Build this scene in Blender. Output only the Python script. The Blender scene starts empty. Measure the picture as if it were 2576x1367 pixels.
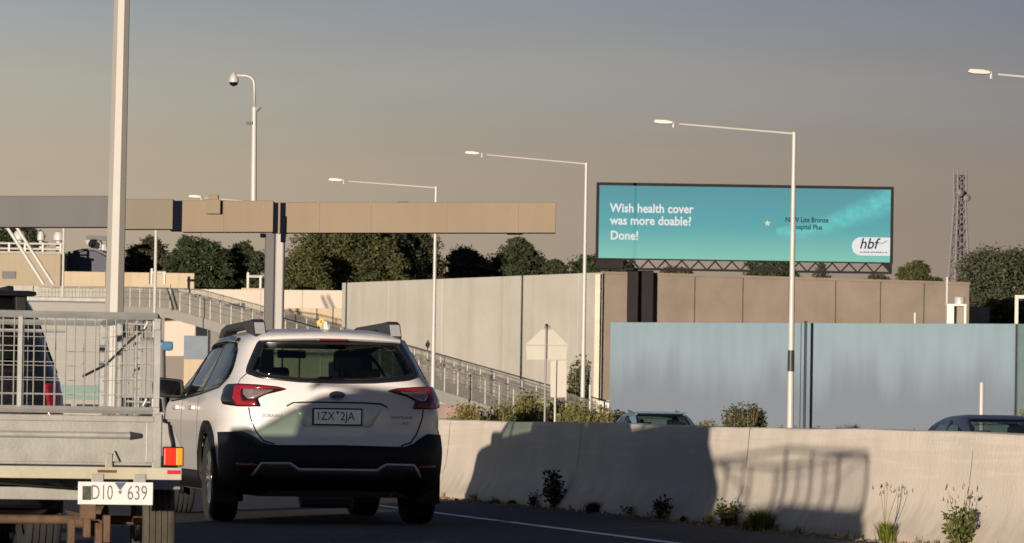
import bpy, bmesh, math, random
import numpy as np
from mathutils import Vector, Matrix
from mathutils.geometry import delaunay_2d_cdt
R = math.radians
random.seed(7)
S = bpy.context.scene
C = S.collection

# ------------------------------------------------------------------ camera
FPX, IW, IH = 12500.0, 2576.0, 1367.0          # focal length and frame in layout pixels
CAMZ, PITCH, ROLL = 0.94, math.atan(352 / 12500.0), R(0.9)
fwd = Vector((0, math.cos(PITCH), math.sin(PITCH)))
upv = Vector((0, -math.sin(PITCH), math.cos(PITCH)))
rgt = Vector((1, 0, 0))
CAM = Vector((0, 0, CAMZ))
cam_data = bpy.data.cameras.new('camera')
cam = bpy.data.objects.new('camera', cam_data)
C.objects.link(cam)
r2 = rgt * math.cos(ROLL) + upv * math.sin(ROLL)
u2 = upv * math.cos(ROLL) - rgt * math.sin(ROLL)
mw = Matrix((r2, u2, -fwd)).transposed().to_4x4()
mw.translation = CAM
cam.matrix_world = mw
cam_data.sensor_width = 36
cam_data.lens = FPX / IW * 36
cam_data.clip_start = 0.5
cam_data.clip_end = 20000
cam_data.dof.use_dof = True
cam_data.dof.focus_distance = 45
cam_data.dof.aperture_fstop = 18
S.camera = cam

# ------------------------------------------------------------------ sky and sun
SUN_AZ, SUN_EL = 18.2, 2.85                      # light travels towards this azimuth (from +Y to +X)
w = bpy.data.worlds.new('World')
S.world = w
w.use_nodes = True
nt = w.node_tree
nt.nodes.clear()
sky = nt.nodes.new('ShaderNodeTexSky')
sky.sky_type = 'NISHITA'
sky.sun_disc = False
sky.sun_elevation = R(SUN_EL)
sky.sun_rotation = R(SUN_AZ + 180)
sky.air_density = 1.0
sky.dust_density = 2.0
tc = nt.nodes.new('ShaderNodeTexCoord')
sep = nt.nodes.new('ShaderNodeSeparateXYZ')
nt.links.new(tc.outputs['Generated'], sep.inputs[0])
ramp = nt.nodes.new('ShaderNodeValToRGB')       # the smoky band that lies along the evening horizon
ramp.color_ramp.interpolation = 'EASE'
for p, c in ((0.0, (2.5, 1.9, 1.5)), (0.022, (2.72, 2.12, 1.66)), (0.047, (2.72, 2.25, 1.82)), (0.064, (2.5, 2.36, 2.2)), (0.085, (1.9, 2.08, 2.45)), (0.14, (0.9, 1.13, 1.6)), (0.3, (0.5, 0.68, 1.2)), (0.7, (0.36, 0.5, 0.95))):
    el = ramp.color_ramp.elements
    e = el.new(p) if p not in (0.0,) else el[0]
    e.position = p
    e.color = (*c, 1)
ramp.color_ramp.elements.remove(ramp.color_ramp.elements[-1])
nt.links.new(sep.outputs['Z'], ramp.inputs[0])
mr = nt.nodes.new('ShaderNodeMapRange')
mr.inputs['From Min'].default_value = 0.06
mr.inputs['From Max'].default_value = 0.45
mr.inputs['To Min'].default_value = 0.0
mr.inputs['To Max'].default_value = 0.05
nt.links.new(sep.outputs['Z'], mr.inputs[0])
# warmer to the west (left), cooler to the right
mx = nt.nodes.new('ShaderNodeMapRange')
mx.inputs['From Min'].default_value = -0.11
mx.inputs['From Max'].default_value = 0.11
nt.links.new(sep.outputs['X'], mx.inputs[0])
tint = nt.nodes.new('ShaderNodeMixRGB')
tint.inputs[1].default_value = (1.28, 1.30, 1.17, 1)
tint.inputs[2].default_value = (0.77, 0.77, 0.80, 1)
nt.links.new(mx.outputs[0], tint.inputs[0])
nz = nt.nodes.new('ShaderNodeTexNoise')
nz.inputs['Scale'].default_value = 9
nz.inputs['Detail'].default_value = 6
mpn = nt.nodes.new('ShaderNodeMapping')
mpn.inputs['Scale'].default_value = (1, 1, 7)
nt.links.new(tc.outputs['Generated'], mpn.inputs[0])
nt.links.new(mpn.outputs[0], nz.inputs[0])
mz = nt.nodes.new('ShaderNodeMapRange')
mz.inputs['To Min'].default_value = 0.90
mz.inputs['To Max'].default_value = 1.10
nt.links.new(nz.outputs[0], mz.inputs[0])
mul = nt.nodes.new('ShaderNodeMixRGB')
mul.blend_type = 'MULTIPLY'
mul.inputs[0].default_value = 1
nt.links.new(ramp.outputs[0], mul.inputs[1])
nt.links.new(tint.outputs[0], mul.inputs[2])
mul2 = nt.nodes.new('ShaderNodeMixRGB')
mul2.blend_type = 'MULTIPLY'
mul2.inputs[0].default_value = 1
nt.links.new(mul.outputs[0], mul2.inputs[1])
nt.links.new(mz.outputs[0], mul2.inputs[2])
mixs = nt.nodes.new('ShaderNodeMixRGB')
nt.links.new(mr.outputs[0], mixs.inputs[0])
nt.links.new(mul2.outputs[0], mixs.inputs[1])
nt.links.new(sky.outputs[0], mixs.inputs[2])
bg = nt.nodes.new('ShaderNodeBackground')
bg.inputs[1].default_value = 0.10
nt.links.new(mixs.outputs[0], bg.inputs[0])
out = nt.nodes.new('ShaderNodeOutputWorld')
nt.links.new(bg.outputs[0], out.inputs[0])

sd = bpy.data.lights.new('sun', 'SUN')
sd.energy = 5.0
sd.angle = R(0.4)
sd.color = (1.0, 0.86, 0.70)
sun = bpy.data.objects.new('sun', sd)
C.objects.link(sun)
ldir = Vector((math.sin(R(SUN_AZ)) * math.cos(R(SUN_EL)), math.cos(R(SUN_AZ)) * math.cos(R(SUN_EL)), -math.sin(R(SUN_EL))))
sun.rotation_euler = ldir.to_track_quat('-Z', 'Y').to_euler()
sun.location = (-20, -30, 30)

S.view_settings.view_transform = 'Standard'
S.view_settings.look = 'None'
S.view_settings.gamma = 1
S.view_settings.exposure = 0.45
S.view_settings.use_curve_mapping = False
S.render.engine = 'CYCLES'
S.cycles.max_bounces = 8
S.cycles.transparent_max_bounces = 16
S.cycles.use_denoising = True

# ------------------------------------------------------------------ helpers
def un(x, y):
    x -= IW / 2; y -= IH / 2
    c, s = math.cos(ROLL), math.sin(ROLL)
    return c * x + s * y, c * y - s * x

def at(x, y, D):
    """the place, D metres ahead, that the photograph shows at layout pixel x, y"""
    u, v = un(x, y)
    return CAM + (rgt * (u / FPX) - upv * (v / FPX) + fwd) * D

def px(D):
    return D / FPX                              # metres per layout pixel at distance D

FARZ = -0.5                                     # the other carriageway lies lower

def M(name, col, rough=0.6, metal=0.0, var=0.12, scale=2.0, bump=0.0, bscale=40.0, streak=0.0, streak_col=None, dirt=0.0,
      dirt_col=(0.12, 0.09, 0.06), spec=0.5, coat=0.0, island=0.0, emit=None, estr=0.0, trans=0.0, sscale=3.0):
    m = bpy.data.materials.new(name)
    m.use_nodes = True
    n, l = m.node_tree.nodes, m.node_tree.links
    b = n['Principled BSDF']
    b.inputs['Roughness'].default_value = rough
    b.inputs['Metallic'].default_value = metal
    b.inputs['Specular IOR Level'].default_value = spec
    b.inputs['Coat Weight'].default_value = coat
    b.inputs['Coat Roughness'].default_value = 0.05
    t = n.new('ShaderNodeTexCoord')
    no = n.new('ShaderNodeTexNoise')
    no.inputs['Scale'].default_value = scale
    no.inputs['Detail'].default_value = 6
    no.inputs['Roughness'].default_value = 0.6
    l.new(t.outputs['Object'], no.inputs['Vector'])
    def mix(f, a, c, typ='MIX'):
        q = n.new('ShaderNodeMixRGB')
        q.blend_type = typ
        for k, v in ((0, f), (1, a), (2, c)):
            if hasattr(v, 'links'):
                l.new(v, q.inputs[k])
            else:
                q.inputs[k].default_value = v if k == 0 else (*v[:3], 1)
        return q.outputs[0]
    def rng(v, a, c, lo=0.0, hi=1.0):
        q = n.new('ShaderNodeMapRange')
        q.inputs['From Min'].default_value = a
        q.inputs['From Max'].default_value = c
        q.inputs['To Min'].default_value = lo
        q.inputs['To Max'].default_value = hi
        l.new(v, q.inputs[0])
        return q.outputs[0]
    col = tuple(col)
    o = mix(rng(no.outputs[0], 0.3, 0.7), [c * (1 - var) for c in col], [min(1, c * (1 + var)) for c in col])
    if streak > 0:
        mp = n.new('ShaderNodeMapping')
        mp.inputs['Scale'].default_value = (1, 1, 0.06)
        l.new(t.outputs['Object'], mp.inputs[0])
        s2 = n.new('ShaderNodeTexNoise')
        s2.inputs['Scale'].default_value = sscale
        s2.inputs['Detail'].default_value = 5
        l.new(mp.outputs[0], s2.inputs['Vector'])
        o = mix(rng(s2.outputs[0], 0.45, 0.72, 0, streak), o, streak_col or [c * 0.5 for c in col])
    if dirt > 0:
        d2 = n.new('ShaderNodeTexNoise')
        d2.inputs['Scale'].default_value = scale * 4.3
        d2.inputs['Detail'].default_value = 8
        d2.inputs['Roughness'].default_value = 0.75
        l.new(t.outputs['Object'], d2.inputs['Vector'])
        o = mix(rng(d2.outputs[0], 0.52, 0.75, 0, dirt), o, dirt_col)
    if island > 0:
        g = n.new('ShaderNodeNewGeometry')
        o = mix(1.0, o, mix(g.outputs['Random Per Island'], [1 - island] * 3, [1 + island, 1 + island * 0.9, 1 + island * 0.4]), 'MULTIPLY')
    l.new(o, b.inputs['Base Color'])
    if bump > 0:
        bn = n.new('ShaderNodeTexNoise')
        bn.inputs['Scale'].default_value = bscale
        bn.inputs['Detail'].default_value = 5
        l.new(t.outputs['Object'], bn.inputs['Vector'])
        bp = n.new('ShaderNodeBump')
        bp.inputs['Strength'].default_value = bump
        bp.inputs['Distance'].default_value = 0.02
        l.new(bn.outputs[0], bp.inputs['Height'])
        l.new(bp.outputs[0], b.inputs['Normal'])
    if emit:
        b.inputs['Emission Color'].default_value = (*emit, 1)
        b.inputs['Emission Strength'].default_value = estr
    if trans > 0:                               # thin leaf: some light passes through
        tr = n.new('ShaderNodeBsdfTranslucent')
        l.new(o, tr.inputs[0])
        ms = n.new('ShaderNodeMixShader')
        ms.inputs[0].default_value = trans
        l.new(b.outputs[0], ms.inputs[1])
        l.new(tr.outputs[0], ms.inputs[2])
        l.new(ms.outputs[0], n['Material Output'].inputs[0])
    return m

def add_low_tone(m, col, zlo, zhi, ns, mult=3.4, stretch=(1, 1, .12), amt=.85):
    """a second colour that climbs from the foot in ragged vertical fingers; road grime on the barrier"""
    n, l = m.node_tree.nodes, m.node_tree.links
    b = n['Principled BSDF']
    src = b.inputs['Base Color'].links[0].from_socket
    t = n.new('ShaderNodeTexCoord'); mp = n.new('ShaderNodeMapping'); mp.inputs['Scale'].default_value = stretch
    l.new(t.outputs['Object'], mp.inputs[0])
    no = n.new('ShaderNodeTexNoise'); no.inputs['Scale'].default_value = ns; no.inputs['Detail'].default_value = 6
    l.new(mp.outputs[0], no.inputs['Vector'])
    sp = n.new('ShaderNodeSeparateXYZ'); l.new(t.outputs['Object'], sp.inputs[0])
    ad = n.new('ShaderNodeMath'); ad.operation = 'MULTIPLY_ADD'; ad.inputs[1].default_value = -mult; l.new(no.outputs[0], ad.inputs[0]); l.new(sp.outputs['Z'], ad.inputs[2])
    mr_ = n.new('ShaderNodeMapRange'); mr_.interpolation_type = 'SMOOTHSTEP'
    mr_.inputs['From Min'].default_value = zhi; mr_.inputs['From Max'].default_value = zlo; mr_.inputs['To Max'].default_value = amt
    l.new(ad.outputs[0], mr_.inputs[0])
    mx_ = n.new('ShaderNodeMixRGB'); l.new(mr_.outputs[0], mx_.inputs[0]); l.new(src, mx_.inputs[1]); mx_.inputs[2].default_value = (*col, 1)
    l.new(mx_.outputs[0], b.inputs['Base Color'])

def glass(name, tint, gloss=0.05):
    """tinted window: fresnel reflection over see-through tint"""
    m = bpy.data.materials.new(name)
    m.use_nodes = True
    n, l = m.node_tree.nodes, m.node_tree.links
    n.remove(n['Principled BSDF'])
    tr = n.new('ShaderNodeBsdfTransparent')
    tr.inputs[0].default_value = (*tint, 1)
    gl = n.new('ShaderNodeBsdfGlossy')
    gl.inputs['Roughness'].default_value = gloss
    fr = n.new('ShaderNodeLayerWeight')        # the same reflection from either face of the pane
    fr.inputs[0].default_value = 0.5
    pw = n.new('ShaderNodeMath')
    pw.operation = 'POWER'
    pw.inputs[1].default_value = 4.0
    l.new(fr.outputs['Facing'], pw.inputs[0])
    sc_ = n.new('ShaderNodeMath')
    sc_.operation = 'MULTIPLY_ADD'
    sc_.inputs[1].default_value = 0.85
    sc_.inputs[2].default_value = 0.045
    l.new(pw.outputs[0], sc_.inputs[0])
    ms = n.new('ShaderNodeMixShader')
    l.new(sc_.outputs[0], ms.inputs[0])
    l.new(tr.outputs[0], ms.inputs[1])
    l.new(gl.outputs[0], ms.inputs[2])
    l.new(ms.outputs[0], n['Material Output'].inputs[0])
    return m

class MB:
    def __init__(s):
        s.v = []; s.f = []
    def add(s, vs, fs):
        k = len(s.v)
        s.v += [tuple(p) for p in vs]
        s.f += [tuple(i + k for i in f) for f in fs]
        return s
    def box(s, x0, x1, y0, y1, z0, z1):
        return s.add([(x0, y0, z0), (x1, y0, z0), (x1, y1, z0), (x0, y1, z0), (x0, y0, z1), (x1, y0, z1), (x1, y1, z1), (x0, y1, z1)],
                     [(0, 3, 2, 1), (4, 5, 6, 7), (0, 1, 5, 4), (1, 2, 6, 5), (2, 3, 7, 6), (3, 0, 4, 7)])
    def cyl(s, p0, p1, r0, r1=None, n=8, ph=0.0, caps=True):
        r1 = r0 if r1 is None else r1
        p0, p1 = Vector(p0), Vector(p1)
        d = (p1 - p0).normalized()
        a = d.orthogonal().normalized() if abs(d.z) < 0.99 else Vector((1, 0, 0))
        a = (a - d * a.dot(d)).normalized()
        b = d.cross(a)
        vs = []
        for p, r in ((p0, r0), (p1, r1)):
            for i in range(n):
                t = 2 * math.pi * i / n + ph
                vs.append(p + a * (r * math.cos(t)) + b * (r * math.sin(t)))
        fs = [(i, (i + 1) % n, n + (i + 1) % n, n + i) for i in range(n)]
        if caps:
            fs += [tuple(range(n - 1, -1, -1)), tuple(range(n, 2 * n))]
        return s.add(vs, fs)
    def tube(s, pts, rs, n=8):
        pts = [Vector(p) for p in pts]
        if not hasattr(rs, '__len__'):
            rs = [rs] * len(pts)
        rings = []
        a = None
        for i, p in enumerate(pts):
            d = (pts[min(i + 1, len(pts) - 1)] - pts[max(i - 1, 0)]).normalized()
            if a is None:
                a = d.orthogonal().normalized()
            a = (a - d * a.dot(d)).normalized()
            b = d.cross(a)
            rings.append([p + (a * math.cos(2 * math.pi * k / n) + b * math.sin(2 * math.pi * k / n)) * rs[i] for k in range(n)])
        vs = [q for r in rings for q in r]
        fs = [(i * n + k, i * n + (k + 1) % n, (i + 1) * n + (k + 1) % n, (i + 1) * n + k) for i in range(len(pts) - 1) for k in range(n)]
        fs += [tuple(range(n - 1, -1, -1)), tuple(range((len(pts) - 1) * n, len(pts) * n))]
        return s.add(vs, fs)
    def prism(s, poly, d0, d1, fn):
        """poly of 2D points carried between depths d0 and d1 by fn(p, q, d)"""
        n = len(poly)
        vs = [fn(p, q, d0) for p, q in poly] + [fn(p, q, d1) for p, q in poly]
        fs = [tuple(range(n)), tuple(range(2 * n - 1, n - 1, -1))] + [(i, n + i, n + (i + 1) % n, (i + 1) % n) for i in range(n)]
        return s.add(vs, fs)
    def lathe(s, prof, c, n=28, axis='x'):
        """prof of (radius, offset along axis) turned round the axis through c"""
        k = len(prof)
        vs = []
        for i in range(n):
            t = 2 * math.pi * i / n
            for r, o in prof:
                a, b = r * math.cos(t), r * math.sin(t)
                vs.append((c[0] + o, c[1] + a, c[2] + b) if axis == 'x' else (c[0] + a, c[1] + b, c[2] + o) if axis == 'z' else (c[0] + a, c[1] + o, c[2] + b))
        fs = [(i * k + j, i * k + j + 1, ((i + 1) % n) * k + j + 1, ((i + 1) % n) * k + j) for i in range(n) for j in range(k - 1)]
        return s.add(vs, fs)
    def mesh(s, name, mat, smooth=False):
        me = bpy.data.meshes.new(name)
        me.from_pydata(s.v, [], s.f)
        bm = bmesh.new()
        bm.from_mesh(me)
        bmesh.ops.recalc_face_normals(bm, faces=bm.faces)
        bm.to_mesh(me)
        bm.free()
        me.materials.append(mat)
        if smooth:
            me.polygons.foreach_set('use_smooth', [True] * len(me.polygons))
        return me
    def build(s, name, mat, parent=None, smooth=False, bevel=0.0, sharp=None):
        o = link(name, s.mesh(name, mat, smooth or sharp is not None), parent)
        if bevel:
            md = o.modifiers.new('bevel', 'BEVEL')
            md.width = bevel
            md.segments = 2
            md.limit_method = 'ANGLE'
        if sharp is not None:
            o.data.set_sharp_from_angle(angle=R(sharp))
        return o

def link(name, data, parent=None):
    o = bpy.data.objects.new(name, data)
    C.objects.link(o)
    if parent is not None:
        o.parent = parent
    return o

def tag(o, label, cat, group=None):
    o['label'] = label
    o['category'] = cat
    if group:
        o['group'] = group
    return o

def thing(name, label, cat, loc=(0, 0, 0), rz=0.0, group=None):
    o = link(name, None)
    o.location = loc
    o.rotation_euler = (0, 0, rz)
    o.empty_display_size = 0.2
    return tag(o, label, cat, group)

def struct(o, kind='structure'):
    o['kind'] = kind
    return o

def copy_thing(o, loc, rz=None, label=None):
    def cp(a, par):
        c = a.copy()
        C.objects.link(c)
        c.parent = par
        for ch in a.children:
            cp(ch, c)
        return c
    c = cp(o, None)
    c.location = loc
    if rz is not None:
        c.rotation_euler = (0, 0, rz)
    if label:
        c['label'] = label
    return c

def text_mesh(body, size, mat, name, parent, mtx, bold=0.0, align='LEFT', shear=0.0, extrude=0.001, width=1.0):
    cu = bpy.data.curves.new(name, 'FONT')
    cu.body = body
    cu.size = size
    cu.align_x = align
    cu.align_y = 'CENTER'
    cu.offset = bold
    cu.shear = shear
    cu.extrude = extrude
    cu.resolution_u = 3
    t = bpy.data.objects.new('tmp', cu)
    C.objects.link(t)
    dg = bpy.context.evaluated_depsgraph_get()
    me = bpy.data.meshes.new_from_object(t.evaluated_get(dg))
    bpy.data.objects.remove(t)
    bpy.data.curves.remove(cu)
    me.transform(Matrix.Diagonal((width, 1, 1, 1)))
    me.materials.clear()
    me.materials.append(mat)
    me.name = name
    o = link(name, me, parent)
    o.matrix_local = mtx
    return o

def in_poly(p, poly):
    x, y = p
    r = False
    for i in range(len(poly)):
        (x0, y0), (x1, y1) = poly[i - 1], poly[i]
        if (y0 > y) != (y1 > y) and x < (x1 - x0) * (y - y0) / (y1 - y0) + x0:
            r = not r
    return r

def rnd(poly, r=0.02, k=4):
    """round the corners of a 2D outline"""
    o = []
    n = len(poly)
    for i in range(n):
        p, a, b = Vector(poly[i]), Vector(poly[i - 1]), Vector(poly[(i + 1) % n])
        d0, d1 = (a - p), (b - p)
        rr = min(r, d0.length * 0.48, d1.length * 0.48)
        q0, q1 = p + d0.normalized() * rr, p + d1.normalized() * rr
        for j in range(k + 1):
            t = j / k
            o.append(tuple(q0 * (1 - t) ** 2 + p * 2 * t * (1 - t) + q1 * t * t))
    return o

def dens(poly, h):
    o = []
    for i in range(len(poly)):
        a, b = Vector(poly[i]), Vector(poly[(i + 1) % len(poly)])
        k = max(1, int((b - a).length / h))
        o += [tuple(a + (b - a) * j / k) for j in range(k)]
    return o

def patch(fn, poly, off=0.004, thick=0.004, h=0.04, hole=None):
    """a sheet cut to an outline and laid on a curved surface fn(a, z) -> point, normal"""
    poly = dens(poly, h)
    hl = dens(hole, h) if hole else []
    pts = list(poly) + hl
    n0 = len(poly)
    edges = [(i, (i + 1) % n0) for i in range(n0)] + [(n0 + i, n0 + (i + 1) % len(hl)) for i in range(len(hl))]
    xs = [p[0] for p in poly]; ys = [p[1] for p in poly]
    def far(p):
        return all((p[0] - q[0]) ** 2 + (p[1] - q[1]) ** 2 > (h * 0.45) ** 2 for q in pts[:n0 + len(hl)])
    y = min(ys) + h / 2
    while y < max(ys):
        x = min(xs) + h / 2
        while x < max(xs):
            p = (x, y)
            if in_poly(p, poly) and (not hl or not in_poly(p, hl)) and far(p):
                pts.append(p)
            x += h
        y += h
    v, e, f, *_ = delaunay_2d_cdt([Vector(p) for p in pts], edges, [], 0, 1e-5)
    tri = []
    for t in f:
        cx = sum(v[i].x for i in t) / len(t); cy = sum(v[i].y for i in t) / len(t)
        if in_poly((cx, cy), poly) and not (hl and in_poly((cx, cy), hl)):
            tri.append(tuple(t))
    top, bot = [], []
    for p in v:
        q, nn = fn(p.x, p.y)
        top.append(q + nn * (off + thick)); bot.append(q + nn * (off - 0.004))
    cnt = {}
    for t in tri:
        for i in range(len(t)):
            a, b = t[i], t[(i + 1) % len(t)]
            cnt[(a, b)] = 1
    rim = [(a, b) for (a, b) in cnt if (b, a) not in cnt]
    k = len(v)
    m = MB()
    m.add(top + bot, tri + [(b, a, k + a, k + b) for a, b in rim])
    return m

def ribbon(fn, pts, wd, off=0.002, thick=0.003):
    """a narrow band along a 2D path on a surface"""
    P = []
    for i in range(len(pts) - 1):
        a, b = Vector(pts[i]), Vector(pts[i + 1])
        k = max(1, int((b - a).length / 0.03))
        P += [a + (b - a) * j / k for j in range(k)]
    P.append(Vector(pts[-1]))
    L, Rr = [], []
    for i, p in enumerate(P):
        d = (P[min(i + 1, len(P) - 1)] - P[max(0, i - 1)]).normalized()
        nn = Vector((-d.y, d.x)) * wd / 2
        L.append(p + nn); Rr.append(p - nn)
    m = MB()
    vs = []
    for o in (off + thick, off - 0.003):
        for a, b in zip(L, Rr):
            q, nn = fn(a.x, a.y); vs.append(q + nn * o)
            q, nn = fn(b.x, b.y); vs.append(q + nn * o)
    n = len(P)
    fs = []
    for i in range(n - 1):
        a = 2 * i
        fs += [(a, a + 1, a + 3, a + 2), (a, a + 2, 2 * n + a + 2, 2 * n + a), (a + 1, 2 * n + a + 1, 2 * n + a + 3, a + 3)]
    fs += [(0, 2 * n, 2 * n + 1, 1), (2 * n - 2, 2 * n - 1, 4 * n - 1, 4 * n - 2)]
    m.add(vs, fs)
    return m

# ------------------------------------------------------------------ materials
m_asphalt = M('asphalt', (0.062, 0.060, 0.066), 0.88, var=0.25, scale=1.5, bump=0.5, bscale=120, dirt=0.5, dirt_col=(0.12, 0.10, 0.085), spec=0.25)
m_ground = M('dry_ground', (0.13, 0.115, 0.07), 0.95, var=0.3, scale=0.4)
m_line = M('road_paint', (0.74, 0.73, 0.72), 0.75, var=0.12, scale=6, dirt=0.75, dirt_col=(0.1, 0.1, 0.1))
m_barrier = M('barrier_concrete', (0.63, 0.565, 0.485), 0.9, var=0.1, scale=1.1, bump=0.25, bscale=25, streak=0.22, streak_col=(0.4, 0.35, 0.3), dirt=0.12, dirt_col=(0.35, 0.28, 0.22), spec=0.2, sscale=2.2)
add_low_tone(m_barrier, (.40, .32, .24), -.24, .02, 5, .6, (1, 1, .5), .6)
add_low_tone(m_barrier, (.50, .44, .37), -.2, .05, 2.5, 1.6, (.25, .25, 9), .35)
m_white_paint = M('car_white_paint', (0.62, 0.59, 0.575), 0.32, var=0.02, coat=0.6)
m_black_plastic = M('black_plastic', (0.007, 0.007, 0.008), 0.6, var=0.2, scale=8, spec=0.3)
m_black_paint = M('black_paint', (0.008, 0.008, 0.009), 0.3, var=0.05, coat=0.4)
m_rubber = M('tyre_rubber', (0.016, 0.015, 0.014), 0.85, var=0.25, scale=12, dirt=0.3, dirt_col=(0.05, 0.045, 0.035))
m_rubber_dusty = M('dusty_tyre_rubber', (0.05, 0.042, 0.032), 0.9, var=0.3, scale=12, dirt=0.4, dirt_col=(0.1, 0.08, 0.05))
m_rim = M('wheel_alloy', (0.3, 0.29, 0.28), 0.35, metal=0.9, var=0.1, scale=10)
m_dark = M('dark_interior', (0.012, 0.012, 0.013), 0.8, var=0.2)
m_seam = M('panel_gap', (0.02, 0.019, 0.018), 0.8, var=0.1)
m_red = M('red_lens', (0.24, 0.010, 0.016), 0.16, var=0.05, coat=0.6)
m_red_dark = M('smoked_red_lens', (0.09, 0.004, 0.008), 0.15, var=0.05, coat=0.6)
m_lamp_black = M('smoked_lamp', (0.012, 0.008, 0.009), 0.15, var=0.05, coat=0.6)
m_amber = M('amber_lens', (0.75, 0.28, 0.02), 0.2, var=0.05, coat=0.5)
m_clear = M('clear_lens', (0.34, 0.24, 0.25), 0.18, metal=0.55, var=0.25, scale=30, coat=0.6)
m_chrome = M('chrome', (0.55, 0.55, 0.56), 0.15, metal=1.0, var=0.03)
m_silver = M('silver_trim', (0.22, 0.22, 0.235), 0.42, metal=0.5, var=0.05)
m_gun = M('dark_grey_trim', (0.028, 0.028, 0.032), 0.5, var=0.1)
m_plate = M('number_plate_white', (0.58, 0.56, 0.54), 0.45, var=0.04, scale=8, dirt=0.1)
m_ink = M('plate_ink', (0.03, 0.035, 0.06), 0.5, var=0.05)
m_tinted = glass('tinted_glass', (0.19, 0.23, 0.175))
m_privacy = glass('privacy_glass', (0.07, 0.08, 0.08))
m_screen_glass = glass('windscreen_glass', (0.72, 0.82, 0.72))
m_side_glass = glass('side_glass', (0.42, 0.5, 0.46), 0.03)
m_galv = M('galvanised_steel', (0.255, 0.255, 0.232), 0.5, metal=0.25, var=0.2, scale=7, streak=0.35, streak_col=(0.32, 0.3, 0.26), dirt=0.25, dirt_col=(0.27, 0.21, 0.14), bump=0.06, bscale=60)
m_galv_clean = M('galvanised_tube', (0.33, 0.33, 0.315), 0.45, metal=0.3, var=0.15, scale=9, dirt=0.12, dirt_col=(0.3, 0.25, 0.18))
m_rusty = M('rusty_steel', (0.085, 0.05, 0.03), 0.85, var=0.4, scale=14, dirt=0.5, dirt_col=(0.2, 0.09, 0.035))

# ------------------------------------------------------------------ ground, roads
def bar_x(D, off=0.0):                          # the barrier's foot line
    return 0.2227 * (50.2 - D) + off
def line_x(D, off=0.0):                         # the painted edge line
    return 0.2004 * (42.2 - D) + off

struct(MB().add([(-950, -100, -0.56), (950, -100, -0.56), (950, 1650, -0.56), (-950, 1650, -0.56)], [(0, 1, 2, 3)]).build('ground', m_ground))
g = MB()
ys = [-40 + i * 10 for i in range(45)]
vs, fs = [], []
for y in ys:
    vs += [(bar_x(y) - 32, y, 0), (bar_x(y) + 0.25, y, 0), (bar_x(y) + 0.25, y, -0.55)]
for i in range(len(ys) - 1):
    a = i * 3
    fs += [(a, a + 1, a + 4, a + 3), (a + 1, a + 2, a + 5, a + 4)]
struct(g.add(vs, fs).build('road', m_asphalt))
vs, fs = [], []
for y in ys:
    vs += [(bar_x(y) + 0.26, y, FARZ), (bar_x(y) + 16, y, FARZ)]
for i in range(len(ys) - 1):
    a = i * 2
    fs.append((a, a + 1, a + 3, a + 2))
struct(MB().add(vs, fs).build('far_road', m_asphalt))

def road_line(d0, d1, off, wd=0.11):
    m = MB()
    random.seed(int(d0 * 10))
    n = max(2, int((d1 - d0) / 0.25))
    vs, fs = [], []
    for i in range(n + 1):
        d = d0 + (d1 - d0) * i / n
        e = random.uniform(-0.008, 0.008)
        vs += [(line_x(d, off - wd / 2 + e), d, 0.004), (line_x(d, off + wd / 2 + random.uniform(-0.008, 0.008)), d, 0.004)]
    for i in range(n):
        if abs(d0 + (d1 - d0) * i / n - 42.2) < 0.2 and off == 0:
            continue                            # a worn break in the paint
        a = 2 * i
        fs.append((a, a + 1, a + 3, a + 2))
    return struct(m.add(vs, fs).build('road_marking', m_line))
road_line(10, 240, 0, 0.12)
for k in range(12):
    road_line(14 + k * 12, 17 + k * 12, -3.6, 0.1)
# raised bead of sealant that crosses the shoulder
p0, p1 = at(1470, 1350, 0), at(1790, 1318, 0)
def ground_at(x, y, z=0.0):
    u, v = un(x, y)
    D = FPX * (CAMZ - z) / (v - 352)
    p = at(x, y, D)
    return Vector((p.x, p.y, z))
a, b = ground_at(1440, 1340), ground_at(1795, 1316)
mm = MB()
n = Vector((-(b - a).y, (b - a).x, 0)).normalized() * 0.02
mm.add([a - n + Vector((0, 0, 0.003)), a + n + Vector((0, 0, 0.003)), b + n + Vector((0, 0, 0.003)), b - n + Vector((0, 0, 0.003))], [(0, 1, 2, 3)])
struct(mm.build('road_seam', M('seam_sealant', (0.16, 0.13, 0.1), 0.8)))

# ------------------------------------------------------------------ median barrier
prof = [(0.0, 0.0), (0.0, 0.05), (0.012, 0.075), (0.06, 0.15), (0.105, 0.22), (0.138, 0.29), (0.158, 0.36), (0.17, 0.45), (0.185, 0.62), (0.2, 0.815), (0.207, 0.834), (0.222, 0.842), (0.40, 0.842), (0.42, 0.82), (0.44, 0.6), (0.5, 0.3), (0.62, 0.1), (0.62, -0.52)]
nd = []
d = 12.0
while d < 120:
    nd.append(d); d += 0.5 if d < 60 else 3
vs, fs = [], []
random.seed(3)
for i, d in enumerate(nd):
    for j, (o, z) in enumerate(prof):
        jx = 0.004 * math.sin(d * 1.3 + j) + 0.003 * math.sin(d * 3.1 + j * 2)
        jz = 0.006 * math.sin(d * 0.7) + 0.003 * math.sin(d * 2.3) if j > 8 and j < 14 else 0
        vs.append((bar_x(d, o * 1.025 + jx), d, z + jz))
k = len(prof)
for i in range(len(nd) - 1):
    for j in range(k - 1):
        fs.append((i * k + j, i * k + j + 1, (i + 1) * k + j + 1, (i + 1) * k + j))
fs.append(tuple(range(k)))
bar = MB().add(vs, fs).build('concrete_barrier', m_barrier, sharp=35)
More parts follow.
